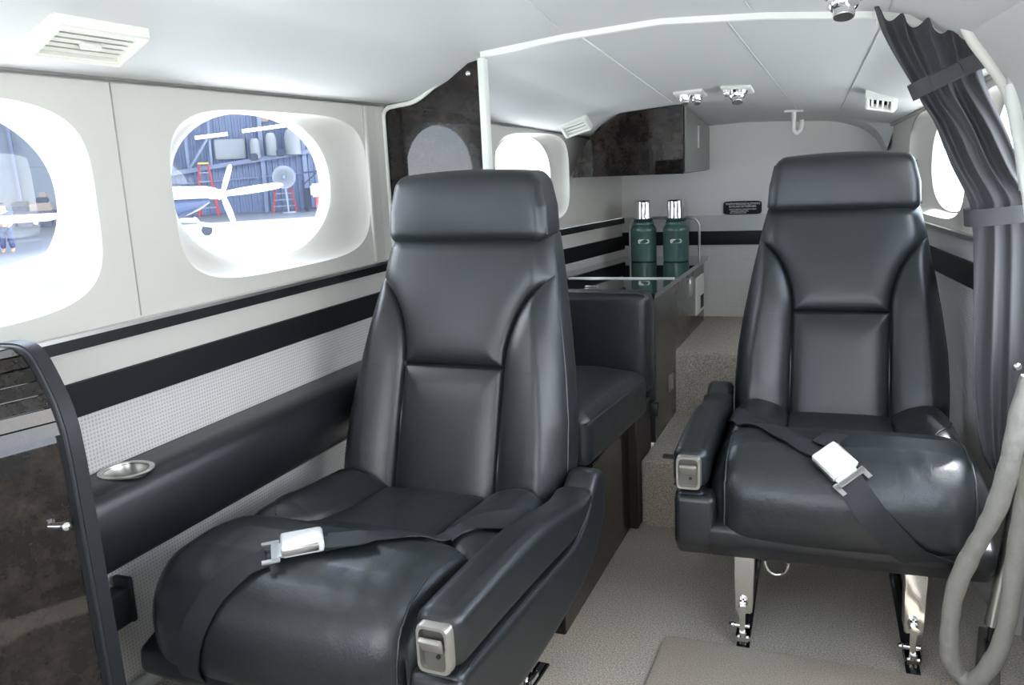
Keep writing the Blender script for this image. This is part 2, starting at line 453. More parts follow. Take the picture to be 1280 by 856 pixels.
# ================================================================== PARTITION
pt = thing('partition', 'dark burl veneer partition with curved top behind the left seat', 'partition', (-1.1, 2.2, .3))
top = smooth2([(-1.262, 1.325), (-1.20, 1.328), (-1.15, 1.338), (-1.09, 1.374), (-1.045, 1.408), (-1.01, 1.428), (-.955, 1.438)], 5)
poly = [(-.955, .32), (-1.262, .32)]+top
obj('panel', prism(poly, 'y', 2.195, 2.215, .0015, 1), 'veneer', pt)
obj('edge_post', bbox((-.948, 2.205, .88), (.020, .034, 1.11), .005, 2), 'white', pt, label='white edge post')
bead = [(-1.262, .855), (-1.256, .90), (-1.262, 1.0), (-1.262, 1.25), (-1.255, 1.315)]+top[4:]
bd = obj('beading', tube([Vector((x+.006, 2.186, z)) for x, z in smooth2(bead, 3)], .0065, 8), 'ivory', pt, label='cream beading')
bm = bmesh.new(); sph(bm, (-.985, 2.189, 1.395), .008); obj('screw_cap', bm, 'chrome', pt)
bm = bmesh.new(); sph(bm, (-1.226, 2.186, .852), .010); obj('screw_cap', bm, 'chrome', pt)
bm = bbox((-1.248, 2.182, .852), (.022, .016, .045), .006); obj('cord_clip', bm, 'blackplastic', pt)

# ================================================================== SEATS
def W(z):
    T = [(.30, .275), (.38, .285), (.48, .287), (.58, .281), (.68, .267), (.78, .249), (.87, .231), (.93, .219), (.985, .205)]
    for (a, p), (b, q) in zip(T[:-1], T[1:]):
        if z <= b: return p+(q-p)*(z-a)/(b-a)
    return T[-1][1]
def YF(z): return .454+(z-.397)*.312
UP = smooth2([(.129, .695), (.131, .735), (.143, .785), (.163, .83), (.192, .868), (.224, .893)], 4)
SEAMS = [((0, .695), (.129, .695)), ((.129, .695), (.131, .30))]+polysegs(UP)
def backrest_mesh():
    dz_ = np.array([0, .0018, .0036, .0055, .0075, .010, .0135])
    zs = np.unique(np.round(np.concatenate([np.arange(.33, .678, .0055), .695-dz_, .695+dz_, np.arange(.712, .985, .0050)]), 5))
    ki = np.concatenate([np.linspace(0, .80, 16), 1-np.array([.15, .11, .08, .055, .035, .017, 0])])
    ko = np.concatenate([[.018, .036, .06, .09, .125], np.linspace(.17, 1, 22)])
    rows = []
    for z in zs:
        w = W(z)
        ub = .131 if z < .695 else np.interp(z, [p[1] for p in UP], [p[0] for p in UP])
        ub = min(ub, w-.004)
        half = np.concatenate([ki*ub, ub+ko*(w-ub)]); u = np.concatenate([-half[::-1], half[1:]]); au = np.abs(u); d = seg_dist(au, np.full_like(au, z), SEAMS)
        if z > .893: d = np.minimum(d, 9)
        bol = au > (ub if z < .893 else .3)
        r = .052; e = np.clip((au-(w-r))/r, 0, 1)
        puff = np.where(bol, .028, .021)*(1-np.exp(-d/.022))
        puff = puff*(1-e**2)
        if True:
            puff = puff-.006*np.exp(-(d/.0038)**2)*(1-e)
        # bolsters wrap forward at mid height
        wing = np.where(bol, .012*np.clip((au-ub)/.08, 0, 1), 0)*np.interp(z, [.33, .5, .75, .9], [.3, 1, .7, 0])
        y = YF(z)-puff-wing*(1-e**2)+r*(1-np.sqrt(1-e**2*.999))
        if z > .955: k = (z-.955)/.027; y = y+.03*k*k
        pts = [(a, b, z) for a, b in zip(u, y)]
        th = .125
        yr = YF(z)+th
        side = [(w*1.0, y[-1]+t*(yr-.03-y[-1]), z) for t in (.25, .5, .75, 1)]
        rr = [(w-.03+.03*math.cos(a), yr-.03+.03*math.sin(a), z) for a in (PI/8, PI/4, 3*PI/8, PI/2)]
        full = pts+side+rr+[(-a, b, c) for a, b, c in (side+rr)[::-1]]
        rows.append(full)
    n = len(rows[0]); V = [p for r_ in rows for p in r_]; Fc = []
    for i in range(len(rows)-1):
        for k in range(n): Fc.append((i*n+k, i*n+(k+1) % n, (i+1)*n+(k+1) % n, (i+1)*n+k))
    Fc.append(tuple(range(n))[::-1]); Fc.append(tuple((len(rows)-1)*n+k for k in range(n)))
    return V, Fc
def headrest_mesh():
    def deform(P, N):
        Q = P.copy(); t = (P[:, 2]-.968)/(.16)
        wf = np.interp(t, [0, .5, 1], [.208, .203, .182])/.205
        Q[:, 0] = P[:, 0]*wf
        Q[:, 1] = P[:, 1]+.010*t
        front = N[:, 1] < -.3
        cu = np.clip(1-(P[:, 0]/.205)**2, 0, 1); cz = np.clip(1-((P[:, 2]-1.045)/.085)**2, 0, 1)
        Q[:, 1] -= np.where(front, .012*cu**.5*cz**.5, 0)
        topm = N[:, 2] > .3
        Q[:, 2] += np.where(topm, .010*cu, 0)
        return Q
    return rbox((0, .690, 1.046), (.205, .062, .080), .030, (40, 10, 20), deform)
CSEAM = smooth2([(.131, .48), (.130, .36), (.130, .25), (.142, .18), (.178, .125), (.235, .10), (.30, .09)], 5)
CSIDE = [(.262, -.3), (.262, .085), (.262, .085)]
def cushion_mesh():
    def g(y):  # crown of the top surface along the seat
        return np.interp(y, [-.2, -.14, -.08, 0, .06, .12, .18, .3, .47], [-.01, .012, .028, .032, .022, .0, -.016, -.026, -.034])
    def deform(P, N):
        Q = P.copy(); au = np.abs(P[:, 0]); y = P[:, 1]
        topw = np.clip((P[:, 2]-.38)/.08, 0, 1)
        crown = np.clip(1-(P[:, 0]/.285)**4, 0, 1)
        Q[:, 2] += topw*g(y)*(.55+.45*crown)
        # pads rise either side of the dished centre panel
        d = seg_dist(au, y, polysegs(CSEAM)); pad = (au > np.interp(y, [p[1] for p in CSEAM][::-1], [p[0] for p in CSEAM][::-1])) & (y > .09)
        up_ = np.clip(N[:, 2], 0, 1)
        Q[:, 2] += np.where(pad, .040*(1-np.exp(-d/.03)), .008*(1-np.exp(-d/.02)))*up_*topw
        Q[:, 2] -= .007*np.exp(-(d/.004)**2)*up_
        # boxed side seam over the front roll
        ds = np.abs(au-.258); fr = (y < .085)
        puff = np.where(fr, .010*(1-np.exp(-ds/.02))-.005*np.exp(-(ds/.0035)**2), 0)
        Q += N*puff[:, None]*np.clip(1-np.clip(N[:, 0]**2, 0, 1), 0, 1)[:, None]
        # front bulges
        fz = np.clip(1-((P[:, 2]-.38)/.12)**2, 0, 1); fx = np.clip(1-(P[:, 0]/.28)**2, 0, 1)
        Q[:, 1] -= np.where(N[:, 1] < -.2, .022*fz*fx, 0)
        # slight plan bulge at the sides
        Q[:, 0] *= 1+.02*np.sin(np.clip((y+.17)/.64, 0, 1)*PI)
        # gentle wrinkles on the roll
        wv = np.sin(P[:, 0]*120+8*np.sin(P[:, 2]*40))*np.exp(-((np.abs(P[:, 0])-.16)/.07)**2)*np.exp(-((y+.1)/.06)**2)
        Q += N*(wv*.0006)[:, None]
        return Q
    return rbox((0, .155, .366), (.285, .315, .094), .074, (110, 110, 14), deform)
def ribbon(path, bvh, width, lift=.004, thick=.0022, n=10, free=()):
    P = catmull(path, n); pts = []
    for p in P:
        hit, nr, _, dd = bvh.find_nearest(p)
        if hit is None or dd > .05: pts.append((p, Vector((0, -.6, .8)).normalized()))
        else: pts.append((hit+nr*lift, nr))
    # smooth normals/positions
    for _ in range(3):
        q = pts[:]
        for i in range(1, len(pts)-1):
            q[i] = ((pts[i-1][0]+2*pts[i][0]+pts[i+1][0])/4, (pts[i-1][1]+pts[i][1]*2+pts[i+1][1]).normalized())
        pts = q
    V, Fc = [], []
    for i, (p, nr) in enumerate(pts):
        t = (pts[min(i+1, len(pts)-1)][0]-pts[max(i-1, 0)][0]).normalized(); w = t.cross(nr).normalized()*width/2
        for a, b in ((-1, 0), (1, 0), (1, 1), (-1, 1)): V.append(p+w*a+nr*(thick*b+.0012))
    for i in range(len(pts)-1):
        for k in range(4): Fc.append((4*i+k, 4*i+(k+1) % 4, 4*i+4+(k+1) % 4, 4*i+4+k))
    Fc.append((0, 1, 2, 3)); L = 4*(len(pts)-1); Fc.append((L+3, L+2, L+1, L))
    return (V, Fc), pts
BACKM = backrest_mesh(); HEADM = headrest_mesh(); CUSHM = cushion_mesh()
def make_seat(label, x, y, yaw, sg, belt):
    """sg: which side the armrest stands on (+1 = +x)"""
    SEATZ = .0055; t = thing('cabin_seat', label, 'seat', (x, y, SEATZ), yaw, 'leather cabin seats')
    def part(nm, src, m, par=t, **k): return obj(nm, src, m, par, local=True, **k)
    part('backrest', BACKM, 'backleather')
    br = t.children[0] if t.children else None
    hr = part('headrest', HEADM, 'backleather')
    cu = part('seat_cushion', CUSHM, 'leather')
    # piping down the front corners of the backrest and headrest
    for s in (-1, 1):
        P = [Vector((s*(W(z)-.004), YF(z)+.040, z)) for z in np.linspace(.40, .955, 26)]
        part('piping', tube(P, .0032, 6), 'stitch', t)
        P = [Vector((s*np.interp(z, [.985, 1.05, 1.11], [.2045, .199, .186]), .652+.06*(z-.98), z)) for z in np.linspace(.985, 1.105, 12)]
        part('piping', tube(P, .0026, 6), 'stitch', hr)
    # shell below the cushion
    sh = prism([(-.172, .285), (-.168, .325), (-.12, .345), (.48, .345), (.52, .30), (.50, .235), (.30, .212), (-.05, .215), (-.12, .235)], 'x', -.292, .292, .012, 3)
    part('seat_shell', sh, 'pad')
    u0, u1 = (.270, .3615) if sg > 0 else (-.3615, -.270)
    part('shell_corner', prism([(-.171, .282), (-.167, .395), (-.11, .400), (-.06, .33), (-.06, .232), (-.12, .234)], 'x', u0, u1, .016, 4), 'pad')
    def sweep_box(y0, y1, zb, zt, hw, uc_, r):
        def deform(P, N):
            Q = P.copy(); lo = np.interp(P[:, 1], [a for a, b in zb], [b for a, b in zb]); hi = np.interp(P[:, 1], [a for a, b in zt], [b for a, b in zt])
            Q[:, 2] = lo+(P[:, 2]+.06)/.12*(hi-lo); return Q
        return rbox((uc_, (y0+y1)/2, 0), (hw, (y1-y0)/2, .06), r, (8, 70, 10), deform)
    zb = smooth2([(-.20, .330), (-.158, .292), (-.10, .262), (.10, .246), (.35, .268), (.47, .30), (.53, .36), (.57, .44)], 5)
    zt = smooth2([(-.20, .404), (-.158, .404), (.0, .400), (.2, .393), (.33, .388), (.40, .408), (.45, .455), (.495, .486), (.53, .484), (.57, .47)], 5)
    part('side_panel', sweep_box(-.158, .552, zb, zt, .036, sg*.326, .018), 'pad')
    zb = smooth2([(-.20, .412), (.0, .408), (.2, .401), (.33, .396), (.40, .414), (.45, .45), (.50, .46)], 5)
    zt = smooth2([(-.20, .502), (-.1, .505), (.05, .507), (.2, .500), (.33, .476), (.41, .464), (.50, .470)], 5)
    ar = part('armrest', sweep_box(-.166, .465, zb, zt, .0395, sg*.3255, .028), 'pad')
    P = [Vector((sg*.3635, y_, np.interp(y_, [a for a, b in zb], [b for a, b in zb])-.004)) for y_ in np.linspace(-.13, .44, 40)]
    part('piping', tube(P, .0028, 6), 'stitch', ar)
    # recline latch set into the front of the armrest
    uc = sg*.3275
    bm = bmesh.new()
    ro, ri = [], []
    for th in [2*PI*k/48 for k in range(48)]:
        a, b = superell(th, .0275, .0385, 7); c, d = superell(th, .0215, .0325, 7)
        ro.append((uc+a, .453+b)); ri.append((uc+c, .453+d))
    V, Fc = [], []
    for (yy, R) in ((-.160, ro), (-.175, ro), (-.179, [(uc+(a-uc)*.95, .453+(b-.453)*.97) for a, b in ro]), (-.179, ri), (-.1685, ri)):
        for a, b in R: V.append((a, yy, b))
    for i in range(4):
        for k in range(48): Fc.append((i*48+k, i*48+(k+1) % 48, (i+1)*48+(k+1) % 48, (i+1)*48+k))
    RV = V[4*48:]
    lf = part('latch_frame', (V, Fc), 'silver', ar, label='silver latch frame')
    part('latch_recess', (RV, [tuple(range(48))]), 'shadedsilver', ar)
    rot = Matrix.Rotation(.5, 3, 'X')
    part('latch_lever', bbox((uc, -.180, .462), (.038, .010, .024), .003, 2, rot), 'silver', ar, label='silver latch lever')
    bm = bmesh.new(); cyl(bm, (uc+.004, -.1705, .438), (uc+.004, -.168, .438), .0035); part('latch_screw', bm, 'slot', ar)
    # legs
    for v in (-.075, .415):
        for u in (sg*.212, -sg*.156):
            lg = bmesh.new()
            A = box(lg, (u, v+.03, .148), (.046, .065, .150))
            for w_ in A:
                if w_.co.z < .1: w_.co.x = u+(w_.co.x-u)*.82
            bmesh.ops.bevel(lg, geom=lg.edges[:], offset=.003, segments=2, affect='EDGES')
            L = part('leg', lg, 'chrome')
            ft = bmesh.new(); box(ft, (u-.002, v-.012, .066), (.013, .018, .086)); box(ft, (u, v+.0, .018), (.034, .05, .018))
            bmesh.ops.bevel(ft, geom=ft.edges[:], offset=.004, segments=2, affect='EDGES')
            cyl(ft, (u-.002, v-.03, .095), (u-.002, v-.015, .095), .011); cyl(ft, (u-.024, v-.008, .045), (u+.014, v-.008, .045), .006); sph(ft, (u-.026, v-.008, .045), .008)
            cyl(ft, (u, v-.018, 0.0), (u, v-.018, .034), .008)
            part('foot_fitting', ft, 'chrome', L)
    bvh = BVHTree.FromPolygons([Vector(v) for v in CUSHM[0]], CUSHM[1])
    def snap_tube(pts, r):
        P = []
        for p in catmull(pts, 6):
            h, nr, _, _ = bvh.find_nearest(p); P.append(h+nr*r*.6)
        return tube(P, r, 6)
    for s_ in (-1, 1):
        part('piping', snap_tube([(s_*.262, .07, .50), (s_*.262, -.03, .505), (s_*.262, -.10, .49), (s_*.262, -.15, .45), (s_*.262, -.17, .39), (s_*.262, -.165, .32)], .0022), 'stitch', cu)
        part('piping', snap_tube([(s_*.268, .33, .45), (s_*.255, .25, .47), (s_*.232, .17, .48), (s_*.20, .125, .475)], .0022), 'stitch', cu)
    # lap belt lying across the cushion
    sA, _ = ribbon(belt['a'], bvh, .046, .004)
    sb = part('seat_belt', sA, 'webbing')
    sB, ptsB = ribbon(belt['b'], bvh, .058 if sg < 0 else .050, .005)
    part('belt_strap', sB, 'webbing', sb)
    c = Vector(belt['c']); hit, nr, _, _ = bvh.find_nearest(c); d = Vector(belt['dir']); d = (d-nr*d.dot(nr)).normalized(); w = nr.cross(d).normalized()
    R = Matrix((d, w, nr)).transposed(); c = hit+nr*.018
    part('buckle', bbox(c, (.072, .062, .022), .006, 3, R), 'satin', sb, label='polished metal belt buckle')
    ll = bbox(c+d*.004+nr*.0015, (.062, .068, .014), .003, 2, R); part('buckle_side', ll, 'steel', sb)
    # stepped tongue plate of the buckle
    tg = bmesh.new(); o = c-nr*.008
    box(tg, o+d*.042, (.016, .052, .003), R); box(tg, o+d*.054+w*.034, (.030, .011, .003), R); box(tg, o+d*.054-w*.034, (.030, .011, .003), R); box(tg, o+d*.047, (.012, .074, .003), R)
    part('buckle_tongue', tg, 'steel', sb)
    # loose tail of the webbing behind the buckle
    sc_, _ = ribbon(belt['t'], bvh, .054, .011)
    part('belt_tail', sc_, 'webbing', sb)
    return t
beltR = dict(a=[(-.286, .31, .455), (-.255, .22, .475), (-.231, .141, .483), (-.19, .06, .5), (-.13, -.045, .508), (-.075, -.10, .50), (-.05, -.115, .495)],
             b=[(.000, -.160, .462), (.044, -.188, .407), (.084, -.189, .361), (.133, -.178, .311), (.18, -.172, .285), (.235, -.166, .255)],
             c=(-.024, -.142, .483), dir=(.072, -.060, -.05), t=[(-.045, -.10, .50), (-.030, -.07, .505), (-.018, -.045, .507)])
beltL = dict(a=[(.276, .33, .44), (.262, .27, .46), (.228, .185, .485), (.175, .115, .493), (.12, .045, .505), (.07, -.01, .51), (.03, -.045, .51)],
             b=[(-.035, -.097, .503), (-.066, -.130, .488), (-.093, -.158, .462), (-.113, -.180, .426), (-.13, -.188, .39), (-.146, -.186, .35), (-.158, -.176, .305), (-.165, -.165, .265)],
             c=(.012, -.058, .51), dir=(-.074, -.062, 0), t=[(.045, -.035, .51), (.09, -.01, .509), (.115, .01, .505)])
LS = make_seat('black leather seat nearest the camera, beside the left wall cup holder', -.876, 1.183, -.0349, 1, beltL)
RS = make_seat('black leather seat on chrome legs in front of the grey curtain', -.0097, 1.995, .0434, -1, beltR)
# bent ring and small tab of the right seat
ring = [Vector((-.140+.026*math.cos(a), -.055, .205+.034*math.sin(a))) for a in np.linspace(PI, 2*PI, 16)]
obj('lift_ring', tube(ring, .004, 8), 'chrome', RS, local=True, label='chrome ring')
obj('recline_bracket', bbox((-.378, -.10, .462), (.036, .02, .006), .002, 1), 'slot', RS, local=True)
# floor tracks under the seats
for (x, y, yaw, sg, lb) in ((-.876, 1.183, -.0349, 1, 'seat track'), (-.0097, 1.995, .0434, -1, 'seat track')):
    for u in (sg*.212, -sg*.156):
        q = Matrix.Rotation(yaw, 3, 'Z')
        c = q @ Vector((u, .19, .0)) + Vector((x, y, .0015))
        side = 'left' if sg > 0 else 'right'
        nm = ('aisle side' if u*sg > 0 else 'wall side')
        tr = thing('seat_track', 'dark floor track under the %s legs of the %s seat' % (nm, 'nearest' if sg > 0 else 'curtain side'), 'track', c, 0, 'seat tracks')
        obj('rail', bbox((0, 0, 0), (.030, .64, .006), .002, 1, q), 'blacktrim', tr, local=True)
        obj('slot', bbox((0, 0, .0026), (.012, .63, .003), .001, 1, q), 'slot', tr, local=True)

# ================================================================== LEFT WALL ITEMS
ap = thing('wall_armrest', 'long black padded armrest on the left wall with a steel cup holder', 'armrest', (-1.26, 1.5, .49))
prof = smooth2([(-1.262, .640), (-1.225, .640), (-1.190, .638), (-1.164, .624), (-1.156, .585), (-1.160, .54), (-1.178, .492), (-1.215, .475), (-1.262, .472)], 4)
pad_ = obj('pad', prism(prof, 'y', .95, 2.0, .004, 2), 'pad', ap)
cx, cy, cz = -1.211, 1.092, .6405
def drill(o, c, r, h):
    bm = bmesh.new(); cyl(bm, (c[0], c[1], c[2]-h), (c[0], c[1], c[2]+h), r, n=40); me = bpy.data.meshes.new('cutter'); bm.to_mesh(me); bm.free()
    k = bpy.data.objects.new('cutter', me); COL.objects.link(k); md = o.modifiers.new('b', 'BOOLEAN'); md.object = k; md.solver = 'EXACT'
    off = OFF[o.name]; k.location = (0, 0, 0)
    bpy.context.view_layer.update(); dg = bpy.context.evaluated_depsgraph_get(); nm = bpy.data.meshes.new_from_object(o.evaluated_get(dg)); o.modifiers.clear(); o.data = nm
    bpy.data.objects.remove(k)
    for p in nm.polygons: p.use_smooth = True
    nm.set_sharp_from_angle(angle=math.radians(40))
drill(pad_, (cx, cy, cz), .0385, .058)
obj('cup_holder', lathe([(.0005, -.054), (.030, -.055), (.0355, -.052), (.037, -.006), (.0395, .0015), (.0445, .003), (.0485, .001), (.0475, -.002), (.039, -.003)], (cx, cy, cz), 40, False), 'steel', ap, label='brushed steel cup holder')
ab = thing('ashtray', 'small black flip box low on the left wall under the armrest', 'ashtray', (-1.25, 1.0, .4))
obj('box', bbox((-1.235, 1.012, .388), (.036, .13, .072), .008, 3), 'blackplastic', ab)
bm = bbox((-1.232, 1.067, .398), (.040, .012, .088), .004, 2); obj('lid', bm, 'blackplastic', ab)

# foreground cabinet: burl veneer with roll top and black edge strip
fc = thing('side_cabinet', 'dark burl veneer cabinet with roll top and black edge at left foreground', 'cabinet', (-1.2, .9, 0))
cprof = smooth2([(-1.232, .908), (-1.195, .908), (-1.172, .900), (-1.155, .880), (-1.128, .822), (-1.116, .775)], 4)+[(-1.112, .72), (-1.106, .5), (-1.098, .2), (-1.090, .0)]
DX, DY = -.28, -.96
def sweep(P, y0, lens, drop):
    V, Fc = [], []; n = len(P)
    for s in lens:
        for x, z in P: V.append((x+DX*s, y0+DY*s, z))
    for i in range(len(lens)-1):
        for k in range(n-1): Fc.append((i*n+k, i*n+k+1, (i+1)*n+k+1, (i+1)*n+k))
    return V, Fc
split = [i for i, p in enumerate(cprof) if p[1] >= .77][-1]
full = cprof+[(-1.232, 0)]
b = bmesh.new()
A = [b.verts.new((x-.006, .896, z-.004)) for x, z in full]; B = [b.verts.new((max(x-.006+DX*.40, -1.236), .896+DY*.40, z-.004)) for x, z in full]
b.faces.new(A); b.faces.new(B[::-1])
for i in range(len(full)): b.faces.new((A[i], A[(i+1) % len(full)], B[(i+1) % len(full)], B[i]))
bmesh.ops.recalc_face_normals(b, faces=b.faces)
obj('body', b, 'veneer', fc)
# slats of the roll top
sl = cprof[:split+1]; acc = []
rb = bmesh.new()
pl_ = catmull([(x, 0, z) for x, z in sl], 3)
# resample evenly
L = [0]
for a, c_ in zip(pl_[:-1], pl_[1:]): L.append(L[-1]+(c_-a).length)
ns = 9
for k in range(ns):
    a0, a1 = L[-1]*k/ns, L[-1]*(k+.9)/ns
    def at(d):
        for i in range(len(L)-1):
            if L[i+1] >= d: f = (d-L[i])/(L[i+1]-L[i]); return pl_[i].lerp(pl_[i+1], f)
        return pl_[-1]
    p, q = at(a0), at(a1); t_ = (q-p).normalized(); nn = Vector((-t_.z, 0, t_.x));
    if nn.z < 0: nn = -nn
    m_ = (p+q)/2
    ring_ = [p, p+nn*.003, q+nn*.003, q]
    A = [rb.verts.new((v.x, .895, v.z)) for v in ring_]; B = [rb.verts.new((max(v.x+DX*.40, -1.236), .895+DY*.40, v.z)) for v in ring_]
    rb.faces.new(A); rb.faces.new(B[::-1])
    for i in range(4): rb.faces.new((A[i], A[(i+1) % 4], B[(i+1) % 4], B[i]))
bmesh.ops.recalc_face_normals(rb, faces=rb.faces)
obj('roll_top', rb, 'veneer', fc, smooth=False)
# black edge strip on the aft end
out = [(x+.011, z+.008) for x, z in cprof]; inn = [(x-.014, z-.014) for x, z in cprof]
b = bmesh.new(); rowsE = []
for yy in (.893, .926):
    rowsE.append(([b.verts.new((x, yy, z)) for x, z in out], [b.verts.new((x, yy, z)) for x, z in inn]))
(o0, i0), (o1, i1) = rowsE
for k in range(len(out)-1):
    b.faces.new((o0[k], o0[k+1], o1[k+1], o1[k])); b.faces.new((i0[k+1], i0[k], i1[k], i1[k+1]))
    b.faces.new((o0[k+1], o0[k], i0[k], i0[k+1])); b.faces.new((o1[k], o1[k+1], i1[k+1], i1[k]))
b.faces.new((o0[0], o1[0], i1[0], i0[0])); b.faces.new((o0[-1], i0[-1], i1[-1], o1[-1]))
bmesh.ops.recalc_face_normals(b, faces=b.faces)
bmesh.ops.bevel(b, geom=[e for e in b.edges if abs(e.verts[0].co.y-e.verts[1].co.y) < 1e-5 and len(e.link_faces) == 2 and e.calc_face_angle(0) > .8], offset=.005, segments=3, affect='EDGES')
obj('edge_strip', b, 'blackplastic', fc, label='black edge strip')
bm = bmesh.new(); cyl(bm, (-1.128, .862, .640), (-1.100, .866, .642), .006); sph(bm, (-1.100, .866, .642), .008); obj('latch', bm, 'chrome', fc)

# ================================================================== BENCH SEAT AND CREDENZA AFT
bs = thing('bench_seat', 'black leather bench seat partly hidden behind the nearest seat, against the credenza', 'seat', (-.76, 2.25, 0))
def bdef(P, N):
    Q = P.copy(); up_ = np.clip(N[:, 2], 0, 1)
    u = (P[:, 0]+.775)/.165; v = (P[:, 1]-2.25)/.35
    Q[:, 2] += -.05*np.clip((P[:, 1]-1.9)/.7, 0, 1)
    Q[:, 2] += up_*.040*np.clip(1-u**2, 0, 1)**.8*np.clip(1-v**4, 0, 1)
    seam = np.abs(P[:, 0]+.70); Q[:, 2] -= up_*.008*np.exp(-(seam/.006)**2)*0
    return Q
obj('seat_cushion', rbox((-.765, 2.275, .462), (.165, .325, .072), .034, (24, 40, 10), bdef), 'leather', bs)
P = [Vector((-.602+.0, y, .512-.05*min(max((y-1.9)/.7, 0), 1))) for y in np.linspace(1.93, 2.56, 20)]
obj('piping', tube(P, .0035, 6), 'stitch', bs)
def rdef(P, N):
    Q = P.copy(); u = (P[:, 0]+.765)/.165; w = (P[:, 2]-.56)/.17
    Q[:, 1] -= np.where(N[:, 1] < -.3, .012*np.clip(1-u**2, 0, 1)**.5*np.clip(1-w**2, 0, 1)**.5, 0); return Q
obj('backrest', rbox((-.765, 2.640, .575), (.170, .046, .165), .030, (24, 8, 24), rdef), 'leather', bs)
P = catmull([(-.92, 2.600, .735), (-.70, 2.600, .736), (-.625, 2.602, .733), (-.606, 2.604, .715), (-.603, 2.606, .60), (-.603, 2.606, .46)], 6)
obj('piping', tube(P, .003, 6), 'stitch', bs)
base = bbox((-.785, 2.145, .175), (.30, .66, .35), .004, 1); bb = obj('base', base, 'veneer', bs)
obj('recess_panel', bbox((-.65, 2.575, .19), (.08, .20, .38), .003, 1), 'darkcarpet', bs)
bm = bmesh.new(); cyl(bm, (-.64, 2.02, .335), (-.600, 2.02, .335), .007); cyl(bm, (-.604, 2.02, .335), (-.599, 2.02, .335), .010); obj('hinge_pin', bm, 'steel', bs)
bm = bmesh.new(); cyl(bm, (-.632, 2.07, .29), (-.61, 2.07, .29), .006); cyl(bm, (-.61, 2.07, .26), (-.61, 2.07, .315), .004); obj('latch', bm, 'steel', bs)
bm = bbox((-.592, 2.655, .345), (.026, .03, .045), .006, 2); obj('belt_anchor', bm, 'blackplastic', bs)

cr = thing('credenza', 'dark veneer credenza with glossy black top at the rear left', 'cabinet', (-.87, 3.25, .217))
bodyp = [(-.602, .217), (-.602, .700), (-.9, .700), (-1.07, .700), (-1.07, .217)]
def xl(y): return wl(y)+.022
V = []
for y in (2.705, 3.69):
    V += [(-.602, y, .217), (-.602, y, .700), (xl(y), y, .700), (xl(y), y, .217)]
Fc = [(0, 1, 2, 3), (7, 6, 5, 4), (0, 4, 5, 1), (1, 5, 6, 2), (3, 2, 6, 7), (0, 3, 7, 4)]
obj('body', (V, Fc), 'veneer', cr, smooth=False)
V = []
for y in (2.69, 3.76):
    V += [(-.597, y, .703), (-.594, y, .722), (xl(y), y, .722), (xl(y), y, .703)]
obj('top', (V, Fc), 'glossblack', cr, smooth=False, label='glossy black top')
obj('front_edge', bbox((-.612, 2.70, .46), (.028, .022, .485), .004, 2), 'blackplastic', cr)
obj('lid_strip', bbox((-.80, 3.04, .7235), (.40, .016, .005), .001, 1), 'satin', cr, label='bright metal lid strip')
obj('lid_pull', bbox((-.845, 2.82, .724), (.045, .014, .005), .001, 1), 'steel', cr)
for (yy, zz, h) in ((2.96, .36, .062), (3.37, .645, .075)):
    hp = obj('handle_plate', bbox((-.600, yy, zz), (.006, .060, h), .002, 1), 'steel', cr)
    obj('handle_recess', bbox((-.5975, yy, zz), (.003, .036, h*.8), .001, 1), 'steel', hp)
op = obj('outlet_plate', bbox((-.599, 3.57, .585), (.008, .18, .155), .002, 1), 'white', cr, label='white outlet plate')
obj('outlet_socket', bbox((-.5945, 3.60, .55), (.003, .07, .055), .001, 1), 'slot', op)

# thermoses
FONT = None
def text(name, s, size, m, par, mtx, depth=.0003, sx=1):
    cu = bpy.data.curves.new(name, 'FONT'); cu.body = s; cu.size = size; cu.align_x = 'CENTER'; cu.align_y = 'CENTER'; cu.extrude = depth
    cu.resolution_u = 3
    tmp = bpy.data.objects.new(name, cu); COL.objects.link(tmp)
    dg = bpy.context.evaluated_depsgraph_get(); me = bpy.data.meshes.new_from_object(tmp.evaluated_get(dg)); bpy.data.objects.remove(tmp)
    me.transform(mtx @ Matrix.Diagonal((sx, 1, 1, 1))); o = bpy.data.objects.new(name, me); COL.objects.link(o); me.materials.clear(); me.materials.append(M[m])
    off = OFF.get(par.name, Vector()); me.transform(Matrix.Translation(-off)); o.parent = par; return o
def thermos(x, y, label):
    z0 = .722; t = thing('thermos', label, 'thermos', (x, y, z0), 0, 'green thermoses on the credenza')
    c = (x, y, z0)
    obj('body', lathe([(.048, 0), (.053, .003), (.054, .01), (.054, .125), (.0545, .127), (.0545, .134), (.052, .142), (.046, .150), (.043, .153), (.0435, .156), (.0435, .163), (.040, .167)], c), 'green', t)
    obj('collar', lathe([(.0385, .165), (.0400, .167), (.0400, .179), (.0370, .181)], c), 'dgreen', t)
    obj('cup_lid', lathe([(.0365, .180), (.0365, .184), (.0355, .188), (.0340, .247), (.0335, .253), (.031, .256)], c), 'chrome', t, label='chrome cup lid')
    bdg = [(a, z) for a, z in superring(.0235, .0085, 24)]
    V, Fc = [], []; n = len(bdg)
    ang0 = math.atan2(0-y, 0-x)
    for rr in (.0540, .0552):
        for a, z in bdg: th = ang0+a/.0545; V.append((x+rr*math.cos(th), y+rr*math.sin(th), z0+.088+z))
    Fc.append(tuple(n+k for k in range(n)))
    for k in range(n): Fc.append((k, (k+1) % n, n+(k+1) % n, n+k))
    bo = obj('badge', (V, Fc), 'white', t, label='silver badge')
    d = Vector((math.cos(ang0), math.sin(ang0), 0)); xx = Vector((-d.y, d.x, 0))
    mt = Matrix(((xx.x, 0, d.x, x+d.x*.0562), (xx.y, 0, d.y, y+d.y*.0562), (0, 1, 0, z0+.088), (0, 0, 0, 1)))
    text('lettering', 'STANLEY', .0098, 'slot', t, mt)
